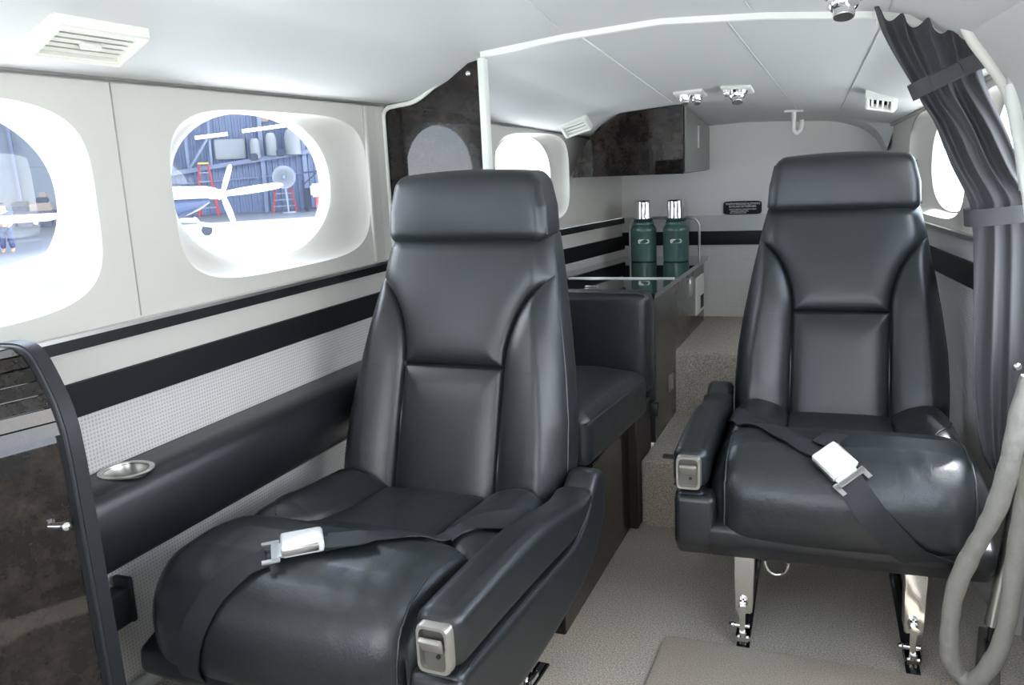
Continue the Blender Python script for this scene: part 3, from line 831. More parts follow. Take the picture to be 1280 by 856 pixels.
def superring(a, b, n):
    return [superell(2*PI*k/n, a, b, 6) for k in range(n)]
thermos(-.838, 3.585, 'left one of the two green thermoses with chrome cup lid')
thermos(-.700, 3.585, 'right one of the two green thermoses, nearer the white outlet plate')
P = catmull([(-.925, 3.70, .722), (-.925, 3.70, .84), (-.922, 3.70, .872), (-.895, 3.70, .892), (-.85, 3.70, .894), (-.68, 3.70, .894), (-.645, 3.70, .890), (-.625, 3.70, .868), (-.622, 3.70, .84), (-.622, 3.70, .722)], 6)
tag(obj('guard_rail', tube(P, .0055, 10), 'steel'), 'bent metal guard rail standing behind the two green thermoses', 'rail')

# overhead cabinet
oc = thing('overhead_cabinet', 'dark glossy overhead cabinet with curved edge under the ceiling at rear left', 'cabinet', (-.8, 3.5, 1.09))
V, Fc = [], []
def ocp(y):
    L = []
    for t in np.linspace(0, 1, 24):
        x = -.602+(wl(y)+.235+.602)*t
        L.append((x, y, ceil_z(x, y)-.004))
    # curved lower left end
    x0, z0 = L[-1][0], L[-1][2]
    w0 = wl(y); kz = z0-1.09
    for p in catmull([(x0, 0, z0), (w0+.150, 0, 1.09+kz*.79), (w0+.092, 0, 1.09+kz*.48), (w0+.055, 0, 1.09+kz*.16), (w0+.045, 0, 1.09)], 4)[1:]: L.append((p.x, y, p.z))
    L.append((-.602, y, 1.088))
    return L
A, B = ocp(3.235), ocp(3.79); n = len(A); V = A+B
Fc = [tuple(range(n)), tuple(range(2*n-1, n-1, -1))]+[((k+1) % n, k, n+k, n+(k+1) % n) for k in range(n)]
obj('body', (V, Fc), 'veneer', oc, smooth=False)
V = []
za, zb_ = ceil_z(-.6, 3.245)-.01, ceil_z(-.6, 3.78)-.01
V = [(-.600, 3.25, 1.092), (-.600, 3.78, 1.092), (-.600, 3.78, zb_), (-.600, 3.25, za), (-.592, 3.25, 1.092), (-.592, 3.78, 1.092), (-.592, 3.78, zb_), (-.592, 3.25, za)]
dr = obj('door', (V, [(0, 1, 2, 3), (7, 6, 5, 4), (0, 4, 5, 1), (2, 6, 7, 3), (1, 5, 6, 2), (0, 3, 7, 4)]), 'greywood', oc, smooth=False, label='grey laminate door')
obj('handle', bbox((-.590, 3.50, 1.225), (.004, .022, .085), .001, 1), 'steel', dr)

# placard
pc = thing('placard', 'black placard with white lettering on the aft bulkhead', 'sign', (-.455, 3.79, .925))
pv = [(a, z) for a, z in [superell(2*PI*k/48, .080, .0285, 8) for k in range(48)]]
V = [(-.455+a, 3.796, .925+z) for a, z in pv]+[(-.455+a, 3.792, .925+z) for a, z in pv]
obj('plate', (V, [tuple(range(48, 96))]+[(k, (k+1) % 48, 48+(k+1) % 48, 48+k) for k in range(48)]), 'strip', pc)
for s, dz, sz, dx, sx in (('MAXIMUM BAGGAGE ALLOWANCE', .0170, .0125, .002, .72), ('350 POUNDS OR PASSENGERS', .0055, .0125, .0, .68), ('SEE PILOTS OPERATING HANDBOOK FOR WEIGHT', -.0070, .0085, .002, .58), ('AND BALANCE LOADING LIMITS', -.0145, .0085, -.012, .6), ('AND TIE DOWN INSTRUCTIONS', -.0215, .0085, -.018, .55)):
    mt = Matrix(((1, 0, 0, -.455+dx), (0, 0, -1, 3.7912), (0, 1, 0, .925+dz), (0, 0, 0, 1)))
    text('lettering', s, sz, 'white', pc, mt, .0002, sx)

# ceiling fittings
def frame_at(x, y, side=0):
    """orthonormal frame on the ceiling: tangent across, tangent aft, normal into the cabin"""
    e = .01; p = Vector((x, y, ceil_z(x, y)))
    a = (Vector((x+e, y, ceil_z(x+e, y)))-Vector((x-e, y, ceil_z(x-e, y)))).normalized()
    b = (Vector((x, y+e, ceil_z(x, y+e)))-Vector((x, y-e, ceil_z(x, y-e)))).normalized()
    n = b.cross(a).normalized()
    if n.z > 0: n = -n
    b = n.cross(a)*-1
    b = (b - n*b.dot(n)).normalized()
    return p, a, b, n
def reading_light(x, y, label, eyes, size=.05):
    p, a, b, n = frame_at(x, y); R = Matrix((a, b, n)).transposed()
    if R.determinant() < 0: R = Matrix((a, -b, n)).transposed()
    t = thing('reading_light', label, 'light', p, 0, 'ceiling reading lights')
    obj('plate', bbox(p+n*.004, (2*size, 2*size*1.05, .012), .004, 2, R), 'white', t)
    for (du, dv, rr) in eyes:
        c = p+a*du+b*dv+n*.010
        bm = bmesh.new(); cyl(bm, c, c+n*.008, rr*1.25, rr*1.15, 28); eb = obj('bezel', bm, 'chrome', t)
        bm = bmesh.new(); sph(bm, c+n*.008, rr, (1, 1, 1), 20); d = (n+a*.15-b*.35).normalized(); cyl(bm, c+n*.008, c+n*.008+d*rr*1.12, rr*.72, rr*.66, 20)
        eo = obj('eyeball', bm, 'chrome', eb); bm = bmesh.new(); e0 = c+n*.008+d*rr*1.12; cyl(bm, e0, e0+d*.0015, rr*.6, n=20); obj('lens', bm, 'steel', t)
reading_light(-.545, 3.06, 'left one of the two square white lights with paired chrome eyeballs on the aft ceiling', [(-.018, -.012, .018), (.020, .012, .018)])
reading_light(-.385, 3.05, 'right square white light with one large chrome eyeball on the aft ceiling', [(.0, .0, .028), (-.032, -.022, .010)])
reading_light(-.035, 1.86, 'chrome reading light at the top edge above the curtain rail', [(0, 0, .03)], .045)
def vent(name, p, a, b, n, w, h, label, ns, vert=False, m='ivory', frame=.018, dep=.022):
    """a along the length, b across, n into the cabin"""
    R = Matrix((a, b, n)).transposed()
    if R.determinant() < 0: b = -b; R = Matrix((a, b, n)).transposed()
    t = thing(name, label, 'vent', p, 0, 'air vents')
    bm = bmesh.new(); V = []
    def q(u, v, k): return p+a*u+b*v+n*k
    loops = [(w/2, h/2, -.002), (w/2-.006, h/2-.006, dep), (w/2-frame, h/2-frame, dep), (w/2-frame, h/2-frame, .002)]
    for (u, v, k) in loops: V += [q(-u, -v, k), q(u, -v, k), q(u, v, k), q(-u, v, k)]
    Fc = []
    for i in range(3):
        for k in range(4): Fc.append((4*i+k, 4*i+(k+1) % 4, 4*i+4+(k+1) % 4, 4*i+4+k))
    bm = bmesh.new(); vv = [bm.verts.new(x) for x in V]
    for f in Fc: bm.faces.new([vv[i] for i in f])
    bmesh.ops.recalc_face_normals(bm, faces=bm.faces)
    bmesh.ops.bevel(bm, geom=[e for e in bm.edges if len(e.link_faces) == 2 and e.calc_face_angle(0) > .3], offset=.003, segments=2, affect='EDGES')
    obj('frame', bm, m, t)
    bk = bmesh.new(); box(bk, q(0, 0, .002), (w-2*frame+.004, h-2*frame+.004, .002), R); obj('backing', bk, 'slot' if m == 'white' else 'duct', t)
    iw, ih = w-2*frame, h-2*frame
    for i in range(ns):
        f = (i+.5)/ns-.5
        if vert: c = q(f*iw, 0, .012); s = (iw/ns*.42, ih, .003); Rr = R @ Matrix.Rotation(.5, 3, 'Y')
        else: c = q(0, f*ih, .012); s = (iw, ih/ns*.5, .003); Rr = R @ Matrix.Rotation(-.35, 3, 'X')
        sb = bmesh.new(); box(sb, c, s, Rr); obj('slat', sb, m, t, smooth=False)
    return t, q
# large vent on the left soffit
p = Vector((-1.096, 1.030, 1.366)); n = Vector((.45, 0, -.89)).normalized(); a = Vector((0, 1, 0)); b = n.cross(a).normalized()
t, q = vent('air_vent', p-n*.004, a, b, n, .185, .095, 'large cream louvred vent on the left soffit near the camera', 5)
bm = bbox(q(0, .0, .018), (.036, .011, .010), .003, 2, Matrix((a, b, n)).transposed() if Matrix((a, b, n)).determinant() > 0 else Matrix((a, -b, n)).transposed()); obj('thumb_tab', bm, 'ivory', t)
# soffit moulding under that vent
p, a_, b_, n_ = frame_at(-1.03, 3.02); t1 = (Vector((wl(3.5)+.075, 3.5, 0))-Vector((wl(2.5)+.075, 2.5, 0)))
def soff(p, n, label, vert, w=.115, h=.10):
    n = Vector(n).normalized(); a = Vector((1, 0, 0)); a = (a-n*a.dot(n)).normalized(); b = n.cross(a)
    return vent('air_vent', Vector(p), a, b, n, w, h, label, 3 if not vert else 4, vert, 'white', .018, .022)
soff((-.982, 3.12, 1.287), (.30, -.42, -.86), 'small white vent above the aft left window beside the overhead cabinet', False)
soff((.062, 3.07, 1.300), (-.22, -.42, -.88), 'small white vent on the right ceiling slope beside the curtain', True, .10, .095)
# coat hook
hk = thing('coat_hook', 'white coat hook hanging from the aft ceiling', 'hook', (-.235, 3.56, 1.31))
zc_ = ceil_z(-.235, 3.53)
obj('base_plate', bbox((-.235, 3.53, zc_-.0015), (.07, .022, .010), .003, 2), 'white', hk)
P = catmull([(-.235, 3.53, zc_), (-.235, 3.53, zc_-.05), (-.235, 3.535, zc_-.072), (-.225, 3.55, zc_-.082), (-.212, 3.57, zc_-.07), (-.208, 3.58, zc_-.035)], 6)
obj('hook', tube(P, .009, 10), 'white', hk)

# ================================================================== CURTAIN
ct = thing('curtain', 'dark grey tied curtain hanging beside the right seat', 'curtain', (.2, 2.1, .42))
rows_ = [(.02, 1.425, .245, 1.345), (.055, 1.355, .247, 1.332), (.106, 1.268, .232, 1.310), (.123, 1.235, .246, 1.26), (.150, 1.19, .281, 1.18), (.185, 1.105, .318, 1.09), (.222, 1.03, .350, 1.035), (.230, .992, .352, 1.0), (.238, .93, .362, .93), (.247, .76, .372, .76), (.256, .60, .376, .60), (.280, .47, .36, .45), (.300, .425, .345, .415)]
Lc = catmull([(r[0], 0, r[1]) for r in rows_], 18); Rc = catmull([(r[2], 0, r[3]) for r in rows_], 18)
amps = np.interp(np.linspace(0, 12, len(Lc)), range(13), [.030, .026, .010, .020, .022, .020, .012, .010, .012, .014, .014, .012, .010])
V, Fc = [], []; NA = 170
for i, (l_, r_) in enumerate(zip(Lc, Rc)):
    ph = i/len(Lc)
    for j in range(NA):
        a = j/(NA-1); k = 4.5-1.3*ph
        w_ = math.sin(2*PI*k*a+1.2*math.sin(3*ph*PI)+a*2)
        w2 = .35*math.sin(2*PI*2.3*a+4*ph+1)
        env = math.sin(PI*min(max(a, .06), .94))**.5
        y = 2.098-amps[i]*(w_*.55+w2*1.4)*.95-.018*env+ph*.0
        x = l_.x+(r_.x-l_.x)*a+amps[i]*.16*math.cos(2*PI*k*a+1.2*math.sin(3*ph*PI)+a*2)*env
        z = l_.z+(r_.z-l_.z)*a
        if i < 10: z += (.008+.010*math.sin(2*PI*k*a+1))*(1-i/10)
        V.append((x, y, z))
for i in range(len(Lc)-1):
    for j in range(NA-1): Fc.append((i*NA+j, i*NA+j+1, (i+1)*NA+j+1, (i+1)*NA+j))
co = obj('cloth', (V, Fc), 'curtain', ct)
sm = co.modifiers.new('sol', 'SOLIDIFY'); sm.thickness = .003; sm.offset = 0
def strap(pa, pb, wd, label, m='curtain'):
    pa, pb = Vector(pa), Vector(pb); c = (pa+pb)/2; d = (pb-pa); L = d.length/2+.006; d.normalize(); yv = Vector((0, 1, 0)); nz = d.cross(yv).normalized()
    V, Fc = [], []; n = 48
    for (rr, k) in ((0, -1), (0, 1), (.004, 1), (.004, -1)):
        for i in range(n):
            a, b = superell(2*PI*i/n, L+rr, .052+rr, 3); V.append(c+d*a+yv*b+nz*(wd/2*k))
    for i in range(4):
        for k in range(n): Fc.append((i*n+k, i*n+(k+1) % n, ((i+1) % 4)*n+(k+1) % n, ((i+1) % 4)*n+k))
    s_ = obj('tie_strap', (V, Fc), m, ct)
    return s_, c, d, nz
s1, c, d, nz = strap((.108, 2.085, 1.262), (.238, 2.085, 1.318), .034, '')
obj('hook_patch', bbox(c-d*.012+Vector((0, -.059, 0)), (.060, .004, .030), .002, 1, Matrix((d, Vector((0, 1, 0)), nz)).transposed()), 'curtain', s1)
s2, c, d, nz = strap((.226, 2.085, .992), (.356, 2.085, 1.004), .036, '')
bm = bmesh.new(); sph(bm, (.331, 2.045, .674), .009, (1, .6, 1)); obj('snap_button', bm, 'chrome', ct)
for (x, dz) in ((.03, .006), (.075, .006), (.13, .008), (.18, .008), (.225, .01)):
    bm = bmesh.new(); zz = ceil_z(x, 2.12); box(bm, (x, 2.118, zz-.012), (.020, .016, .012)); cyl(bm, (x, 2.112, zz-.014), (x, 2.105, zz-.034), .004)
    obj('curtain_clip', bm, 'white', ct)

# ================================================================== RIGHT DOORWAY
# door header moulding and lining forward of the curtain
hp_ = catmull([(.18, 2.02, 1.46), (.180, 2.02, 1.42), (.186, 2.02, 1.395), (.205, 2.02, 1.352), (.240, 2.02, 1.302), (.277, 2.02, 1.238), (.300, 2.02, 1.15), (.318, 2.02, 1.05)], 6)
obj('trim_29', tube(hp_, .012, 12), 'ivory', structure=True)
V, Fc = [], []
for p in hp_[4:]:
    for (dy, dx, dz) in ((0, .004, .004), (-.12, .004, .006), (-.35, .010, .012), (-.8, .02, .02)): V.append((p.x+dx, p.y+dy, p.z+dz))
for i in range(len(hp_[4:])-1):
    for k in range(3): Fc.append((4*i+k, 4*i+k+1, 4*i+4+k+1, 4*i+4+k))
dl = obj('trim_30', (V, Fc), 'headliner', structure=True)
ds = thing('door_strut', 'pale grey gas strut of the open door beside the curtain top', 'strut', (.285, 1.985, 1.1))
bm = bmesh.new(); cyl(bm, (.276, 1.985, 1.258), (.345, 1.96, .90), .0145, n=24); obj('cylinder', bm, 'white', ds)
bm = bmesh.new(); cyl(bm, (.2735, 1.985, 1.285), (.2765, 1.985, 1.256), .010); sph(bm, (.2735, 1.985, 1.285), .013); obj('ball_end', bm, 'grey', ds)
sd = thing('door_damper', 'steel door damper tube inside the padded loop at lower right', 'damper', (.3, 1.95, .05))
bm = bmesh.new(); cyl(bm, (.350, 1.97, .50), (.302, 1.93, .125), .016, n=24); obj('cylinder', bm, 'steel', sd)
bm = bmesh.new(); cyl(bm, (.302, 1.93, .125), (.298, 1.925, .085), .007); box(bm, (.296, 1.925, .06), (.014, .02, .06)); sph(bm, (.292, 1.916, .05), .008); obj('rod_end', bm, 'blacktrim', sd)
lp = [(.300, 1.70, .735), (.284, 1.70, .66), (.277, 1.71, .575), (.266, 1.735, .48), (.250, 1.76, .41), (.232, 1.79, .34), (.214, 1.82, .25), (.211, 1.845, .155), (.217, 1.865, .075), (.238, 1.875, .030), (.268, 1.86, .030), (.297, 1.84, .10), (.310, 1.82, .19), (.312, 1.80, .30), (.314, 1.78, .42), (.318, 1.76, .52), (.330, 1.74, .64), (.350, 1.73, .75)]
P = catmull(lp, 10)
tag(obj('padded_cable_loop', tube(P, .0185, 16, rf=lambda t: 1+.035*math.sin(t*150)+.05*math.sin(t*41+1)), 'seal'), 'grey fabric padded cable loop hanging at the doorway beside the right seat', 'cable')
obj('door_1', bbox((.405, 1.36, .36), (.02, 1.56, .74), .006, 2), 'lining', structure=True)
obj('trim_31', bbox((.40, 2.14, .45), (.09, .02, .90), .004, 2), 'lining', structure=True)
obj('trim_32', bbox((.30, 1.93, .006), (.05, .40, .012), .003, 2, Matrix.Rotation(-.15, 3, 'Z')), 'steel', structure=True)

# floor mat in the foreground
mt_ = smooth2([(-.402, 1.855), (-.392, 1.875)], 1)
tag(obj('floor_mat', prism([(-.40, 1.1), (-.40, 1.862), (-.388, 1.876), (.20, 1.876), (.20, 1.1)], 'z', .0, .012, .004, 2), 'mat'), 'beige carpet mat with bound edge on the floor in front of the right seat', 'mat')

# ================================================================== OUTSIDE
HD, HR = Vector((-.6, .8, 0)), Vector((.8, .6, 0)); GZ = -.6
def hp(a, z, D): return HD*D+HR*a+Vector((0, 0, z))
HM = Matrix((HR, HD, Vector((0, 0, 1)))).transposed()
def hbox(bm, a0, a1, z0, z1, D, t): return box(bm, hp((a0+a1)/2, (z0+z1)/2, D+t/2), (a1-a0, t, z1-z0), HM)
def emat(n, c, r=.6, metal=0): M[n] = mat(n, c, r, metal); return n
emat('apron', (.80, .80, .78)); emat('hangar_wall', (.155, .195, .30)); emat('hangar_beam', (.19, .23, .33)); emat('hangar_floor', (.30, .31, .34))
emat('plane_white', (.85, .85, .85), .3); emat('plane_blue', (.02, .035, .085), .25); emat('rubber', (.02, .025, .04)); emat('ladder_red', (.45, .09, .10)); emat('ladder_yellow', (.75, .5, .1))
emat('alu', (.26, .28, .32), .5, .2); emat('tank', (.26, .28, .30)); emat('box_tan', (.33, .26, .22)); emat('cart_dark', (.035, .045, .075)); emat('skin', (.55, .33, .24)); emat('shirt', (.05, .07, .16)); emat('hair', (.05, .03, .02)); emat('roofm', (.10, .13, .2)); emat('pale_wall', (.20, .235, .285))
bm = bmesh.new(); box(bm, (0, 20, GZ-.1), (160, 160, .2)); obj('floor_apron', bm, 'apron', smooth=False, structure=True).name = 'floor.001'
# hangar: ribbed back wall, pale side bay, roof
V, Fc = [], []; x = -20; k = 0
zs = (GZ, 7)
xs = []
a = -6.6
while a < 9:
    xs += [(a, 0), (a+.13, 0), (a+.16, .06), (a+.24, .06), (a+.27, 0)]; a += .30
for a, d_ in xs:
    for z in zs: V.append(hp(a, z, 47-d_))
for i in range(len(xs)-1): Fc.append((2*i, 2*i+2, 2*i+3, 2*i+1))
obj('wall_back', (V, Fc), 'hangar_wall', smooth=False, structure=True)
bm = bmesh.new(); hbox(bm, -30, -6.6, GZ, 7, 46.5, .3); obj('wall_side', bm, 'pale_wall', smooth=False, structure=True)
bm = bmesh.new(); hbox(bm, -30, 12, 6.5, 6.8, 34, 14); obj('ceiling', bm, 'roofm', smooth=False, structure=True)
bm = bmesh.new(); hbox(bm, -30, 12, GZ+.005, GZ+.01, 38, 9); obj('floor', bm, 'hangar_floor', smooth=False, structure=True)
bm = bmesh.new(); hbox(bm, -30, -3.4, 6.5, 6.8, 17, 17); obj('ceiling', bm, 'roofm', smooth=False, structure=True)  # unseen forward roof piece, added to shade the bay beyond the first window
bm = bmesh.new(); hbox(bm, -30, -5.4, GZ+.005, GZ+.01, 13, 25); obj('floor', bm, 'hangar_floor', smooth=False, structure=True)
def hbar(bm, a0, z0, a1, z1, D, w=.14, t=.12):
    p0, p1 = hp(a0, z0, D), hp(a1, z1, D); d = (p1-p0); L = d.length; d.normalize(); n = HD; o = d.cross(n)
    box(bm, (p0+p1)/2, (L, t, w), Matrix((d, n, -o)).transposed())
def structure_bar(nm, *args, m='hangar_beam', **k):
    bm = bmesh.new(); hbar(bm, *args, **k); obj(nm, bm, m, smooth=False, structure=True)
nb = [33]
def beam(*args, **k): structure_bar('trim_%d' % nb[0], *args, **k); nb[0] += 1
beam(-6.2, 1.42, 3.2, 2.55, 46.2, w=.22)
beam(-.65, GZ, -.55, 6, 46.4, w=.2); beam(1.48, GZ, 1.50, 6, 46.4, w=.2); beam(-4.2, 1.6, -4.2, 6, 46.4, w=.16); beam(-5.0, 1.5, -5.0, 6, 46.4, w=.2)
beam(-4.2, 1.7, -3.0, 3.4, 46.3, w=.12); beam(-3.1, 1.8, -3.0, 6, 46.4, w=.12); beam(1.5, 3.6, 2.6, 2.8, 46.3, w=.1); beam(1.5, 2.2, 2.5, 3.2, 46.3, w=.1); beam(.5, 3.75, 3.2, 3.9, 46.3, w=.16)
beam(-6.2, .95, 1.4, 1.3, 46.6, w=.06, t=.08); beam(-11.95, .2, -12.1, 6, 46.3, w=.14); beam(-14, 2.2, -8, 2.2, 46.4, w=.06); beam(-14, 3.9, -8, 3.9, 46.4, w=.06)
# fluorescent fixtures of the hangar
lm = bpy.data.materials.new('tube_light'); lm.use_nodes = True; lb_ = lm.node_tree.nodes['Principled BSDF']; lb_.inputs['Emission Color'].default_value = (1, 1, 1, 1); lb_.inputs['Emission Strength'].default_value = 4; M['tube_light'] = lm
for (a0, z0, a1, z1, lb) in ((-3.67, 3.22, -2.14, 3.36, 'left white fluorescent fixture in the hangar seen through the window'), (-1.43, 3.46, .75, 3.68, 'long right white fluorescent fixture in the hangar seen through the window')):
    bm = bmesh.new(); hbar(bm, a0, z0, a1, z1, 45.6, w=.16, t=.2); o = obj('hangar_light', bm, 'tube_light', smooth=False); tag(o, lb, 'light', 'hangar lights')
# loft crates, tanks and boxes
def crate(a0, a1, z0, z1, m, lb, nm='crate', cat='crate', D=46.5):
    bm = bmesh.new(); hbox(bm, a0, a1, z0, z1, D, .35); bmesh.ops.bevel(bm, geom=bm.edges[:], offset=.05, segments=2, affect='EDGES'); tag(obj(nm, bm, m), lb, cat)
crate(-2.9, -1.4, 2.15, 3.15, 'tank', 'wide pale bin stored on the hangar loft', 'storage_bin', 'bin')
for (a0, w_, z0, z1, lb) in ((-1.15, .5, 2.1, 3.1, 'pale storage drum on the loft, left of the column'), (-.38, .55, 2.2, 3.35, 'pale storage drum on the loft, right of the column'), (.55, .8, 2.2, 3.5, 'wide cream storage drum on the loft')):
    c = hp(a0+w_/2, z0, 46.0); tag(obj('storage_drum', lathe([(w_*.42, 0), (w_*.5, .04), (w_*.5, (z1-z0)*.7), (w_*.42, (z1-z0)*.9), (w_*.3, z1-z0)], c, 20), 'tank'), lb, 'drum', 'loft drums')
crate(-.65, -.1, 3.95, 4.5, 'box_tan', 'tan carton high on the hangar shelf', 'carton', 'box'); crate(.1, .7, 4.0, 4.5, 'box_tan', 'right tan carton high on the hangar shelf', 'carton', 'box')
crate(-1.2, -.8, 2.0, 2.35, 'cart_dark', 'dark tool box on the loft beam', 'tool_box', 'box', 44.9); crate(.1, .5, 2.15, 2.5, 'cart_dark', 'dark motor on the loft beam in front of the drum', 'motor', 'motor', 44.9)
# ladders
def ladder(a, zt, w, lb):
    t = thing('step_ladder', lb, 'ladder', hp(a, GZ, 45), 0, 'red step ladders')
    for i, (s, dd) in enumerate(((-1, 0), (1, 0), (-1, .9), (1, .9))):
        bm = bmesh.new(); p0, p1 = hp(a+s*w/2, GZ, 45+dd), hp(a+s*w*.22, zt, 45.4); d = p1-p0; box(bm, (p0+p1)/2, (.10, .06, d.length), Vector((0, 0, 1)).rotation_difference(d).to_matrix())
        obj('rail', bm, 'ladder_red', t, smooth=False)
    for k in range(1, 6):
        f = k/6; bm = bmesh.new(); ww = w*(1-f)+w*.44*f; box(bm, hp(a, GZ+(zt-GZ)*f, 45+.4*f), (ww, .1, .05), HM); obj('step', bm, 'alu', t, smooth=False)
    bm = bmesh.new(); box(bm, hp(a, zt+.03, 45.4), (w*.55, .3, .08), HM); obj('top_cap', bm, 'ladder_yellow', t, smooth=False)
ladder(-3.42, 1.95, .9, 'red step ladder left of the fan in the hangar, behind the aircraft nose')
ladder(.25, 1.25, 1.15, 'red step ladder behind the round fan in the hangar')
# pedestal fan
fn = thing('pedestal_fan', 'round silver pedestal fan standing in the hangar', 'fan', hp(.36, GZ, 43.5))
ctr = hp(.34, 1.13, 43.4)
bm = bmesh.new()
for r_ in np.linspace(.08, .52, 9):
    vv = tube([ctr+HR*(r_*math.cos(a))+Vector((0, 0, r_*math.sin(a)))-HD*(.09*(1-(r_/.55)**2)) for a in np.linspace(0, 2*PI, 40, endpoint=False)], .010, 5, True)
    vs_ = [bm.verts.new(v) for v in vv[0]]
    for f in vv[1]: bm.faces.new([vs_[i] for i in f])
for k in range(24):
    a = 2*PI*k/24; cyl(bm, ctr-HD*.09, ctr+HR*(.53*math.cos(a))+Vector((0, 0, .53*math.sin(a))), .008, n=5)
cyl(bm, ctr-HD*.01, ctr+HD*.2, .55, .50, 36)
obj('cage', bm, 'alu', fn)
bm = bmesh.new(); cyl(bm, ctr-HD*.14, ctr-HD*.06, .08, n=16); obj('hub', bm, 'hangar_beam', fn)
bm = bmesh.new(); cyl(bm, hp(.40, GZ, 43.5), hp(.36, .65, 43.5), .05, n=10); cyl(bm, hp(.40, GZ, 43.5), hp(.40, GZ+.08, 43.5), .35, n=20); obj('stand', bm, 'alu', fn)
# engine cart
eg = thing('tool_cart', 'dark tool cart with pale bin at the right side of the hangar view', 'cart', hp(1.7, GZ, 44))
bm = bmesh.new(); hbar(bm, 1.2, GZ+.1, 1.2, .95, 44, w=.07); hbar(bm, 1.2, .7, 1.9, 1.25, 44, w=.06); hbar(bm, 1.3, 1.3, 2.2, 1.35, 44, w=.08); hbar(bm, 2.2, GZ+.1, 2.25, 1.3, 44, w=.07); hbar(bm, 1.2, GZ+.15, 2.2, GZ+.15, 44, w=.1); hbox(bm, 1.25, 1.55, -.45, .55, 44.1, .4); obj('frame', bm, 'cart_dark', eg, smooth=False)
bm = bmesh.new(); hbox(bm, 1.55, 2.15, .1, .75, 43.8, .5); bmesh.ops.bevel(bm, geom=bm.edges[:], offset=.1, segments=3, affect='EDGES'); obj('bin', bm, 'plane_white', eg)
bm = bmesh.new(); hbox(bm, 1.75, 2.1, -.45, .1, 43.9, .4); obj('red_can', bm, 'ladder_red', eg)
for a in (1.3, 2.15):
    bm = bmesh.new(); cyl(bm, hp(a, GZ+.1, 43.9), hp(a, GZ+.1, 44.05), .1, n=16); obj('wheel', bm, 'rubber', eg)
# parked aircraft: nose, propeller and nose wheel
D = 29.5
pa = thing('airplane', 'white and blue airplane nose with propeller parked outside the second window', 'airplane', hp(-3, GZ, D))
def loft(stations, n=24):
    V, Fc = [], []
    for (a, zc, rz, ry) in stations:
        for k in range(n):
            th = 2*PI*k/n; V.append(hp(a, zc+rz*math.sin(th), D+ry*math.cos(th)))
    for i in range(len(stations)-1):
        for k in range(n): Fc.append((i*n+k, i*n+(k+1) % n, (i+1)*n+(k+1) % n, (i+1)*n+k))
    Fc.append(tuple(range(n))); Fc.append(tuple((len(stations)-1)*n+k for k in range(n))[::-1])
    return V, Fc
obj('cowling', loft([(-4.9, .66, .36, .6), (-3.2, .78, .23, .5), (-2.2, .76, .20, .45), (-1.95, .72, .18, .36), (-1.86, .70, .12, .22)]), 'plane_white', pa)
obj('belly', loft([(-4.9, .30, .45, .7), (-3.2, .30, .34, .55), (-2.5, .42, .20, .42), (-2.15, .52, .08, .25)]), 'plane_blue', pa, label='dark blue belly')
obj('spinner', loft([(-1.88, .69, .17, .17), (-1.75, .69, .15, .15), (-1.62, .69, .09, .09), (-1.55, .69, .02, .02)]), 'plane_white', pa)
def blade(a1, z1, D1, w):
    p0, p1 = hp(-1.75, .69, D), hp(a1, z1, D1); P = [p0.lerp(p1, f) for f in np.linspace(0, 1, 14)]
    d = (p1-p0).normalized(); s = d.cross(HD).normalized(); V, Fc = [], []
    for i, p in enumerate(P):
        f = i/13; ww = w*(.5+.6*math.sin(PI*min(f*.75+.1, 1)))*(1 if f < .93 else (1-f)/.07*.6+.4)
        V += [p-s*ww, p-HD*.02, p+s*ww, p+HD*.02]
    for i in range(13):
        for k in range(4): Fc.append((4*i+k, 4*i+(k+1) % 4, 4*i+4+(k+1) % 4, 4*i+4+k))
    Fc.append((0, 1, 2, 3)); Fc.append((55, 54, 53, 52)); return V, Fc
for (a, z, dd, w_) in ((-1.40, 1.62, D, .075), (.17, .90, D-.6, .105), (-1.48, -.27, D, .09)): obj('propeller_blade_or_wing', blade(a, z, dd, w_), 'plane_white', pa)  # long middle bar stands in for another aircraft's wing, shaped as a blade
bm = bmesh.new(); cyl(bm, hp(-2.35, GZ+.16, D-.08), hp(-2.35, GZ+.16, D+.08), .17, n=20); obj('wheel', bm, 'rubber', pa)
bm = bmesh.new(); hbar(bm, -2.7, .0, -2.35, GZ+.2, D, w=.09); hbar(bm, -3.3, -.05, -2.6, -.1, D, w=.16); hbar(bm, -2.6, -.2, -2.1, -.3, D-.1, w=.14); obj('landing_gear', bm, 'alu', pa)
# second aircraft wing seen through the first window
t2 = thing('airplane_wing', 'white airplane wing passing across the first window', 'wing', hp(-6.8, .35, 26))
V, Fc = [], []; n = 20
for (a, zc, tz, ch) in ((-11, .33, .13, .9), (-6.1, .37, .105, .8), (-5.86, .38, .06, .6)):
    for k in range(n): th = 2*PI*k/n; V.append(hp(a, zc+tz*math.sin(th), 26+ch*math.cos(th)))
for i in range(2):
    for k in range(n): Fc.append((i*n+k, i*n+(k+1) % n, (i+1)*n+(k+1) % n, (i+1)*n+k))
Fc += [tuple(range(n)), tuple(range(2*n, 3*n))[::-1]]
obj('skin', (V, Fc), 'plane_white', t2)
for a in (-7.1, -6.35):
    bm = bmesh.new(); sph(bm, hp(a, .255, 25.6), .06, (1, 1, 1), 10); obj('flap_fairing', bm, 'plane_white', t2)
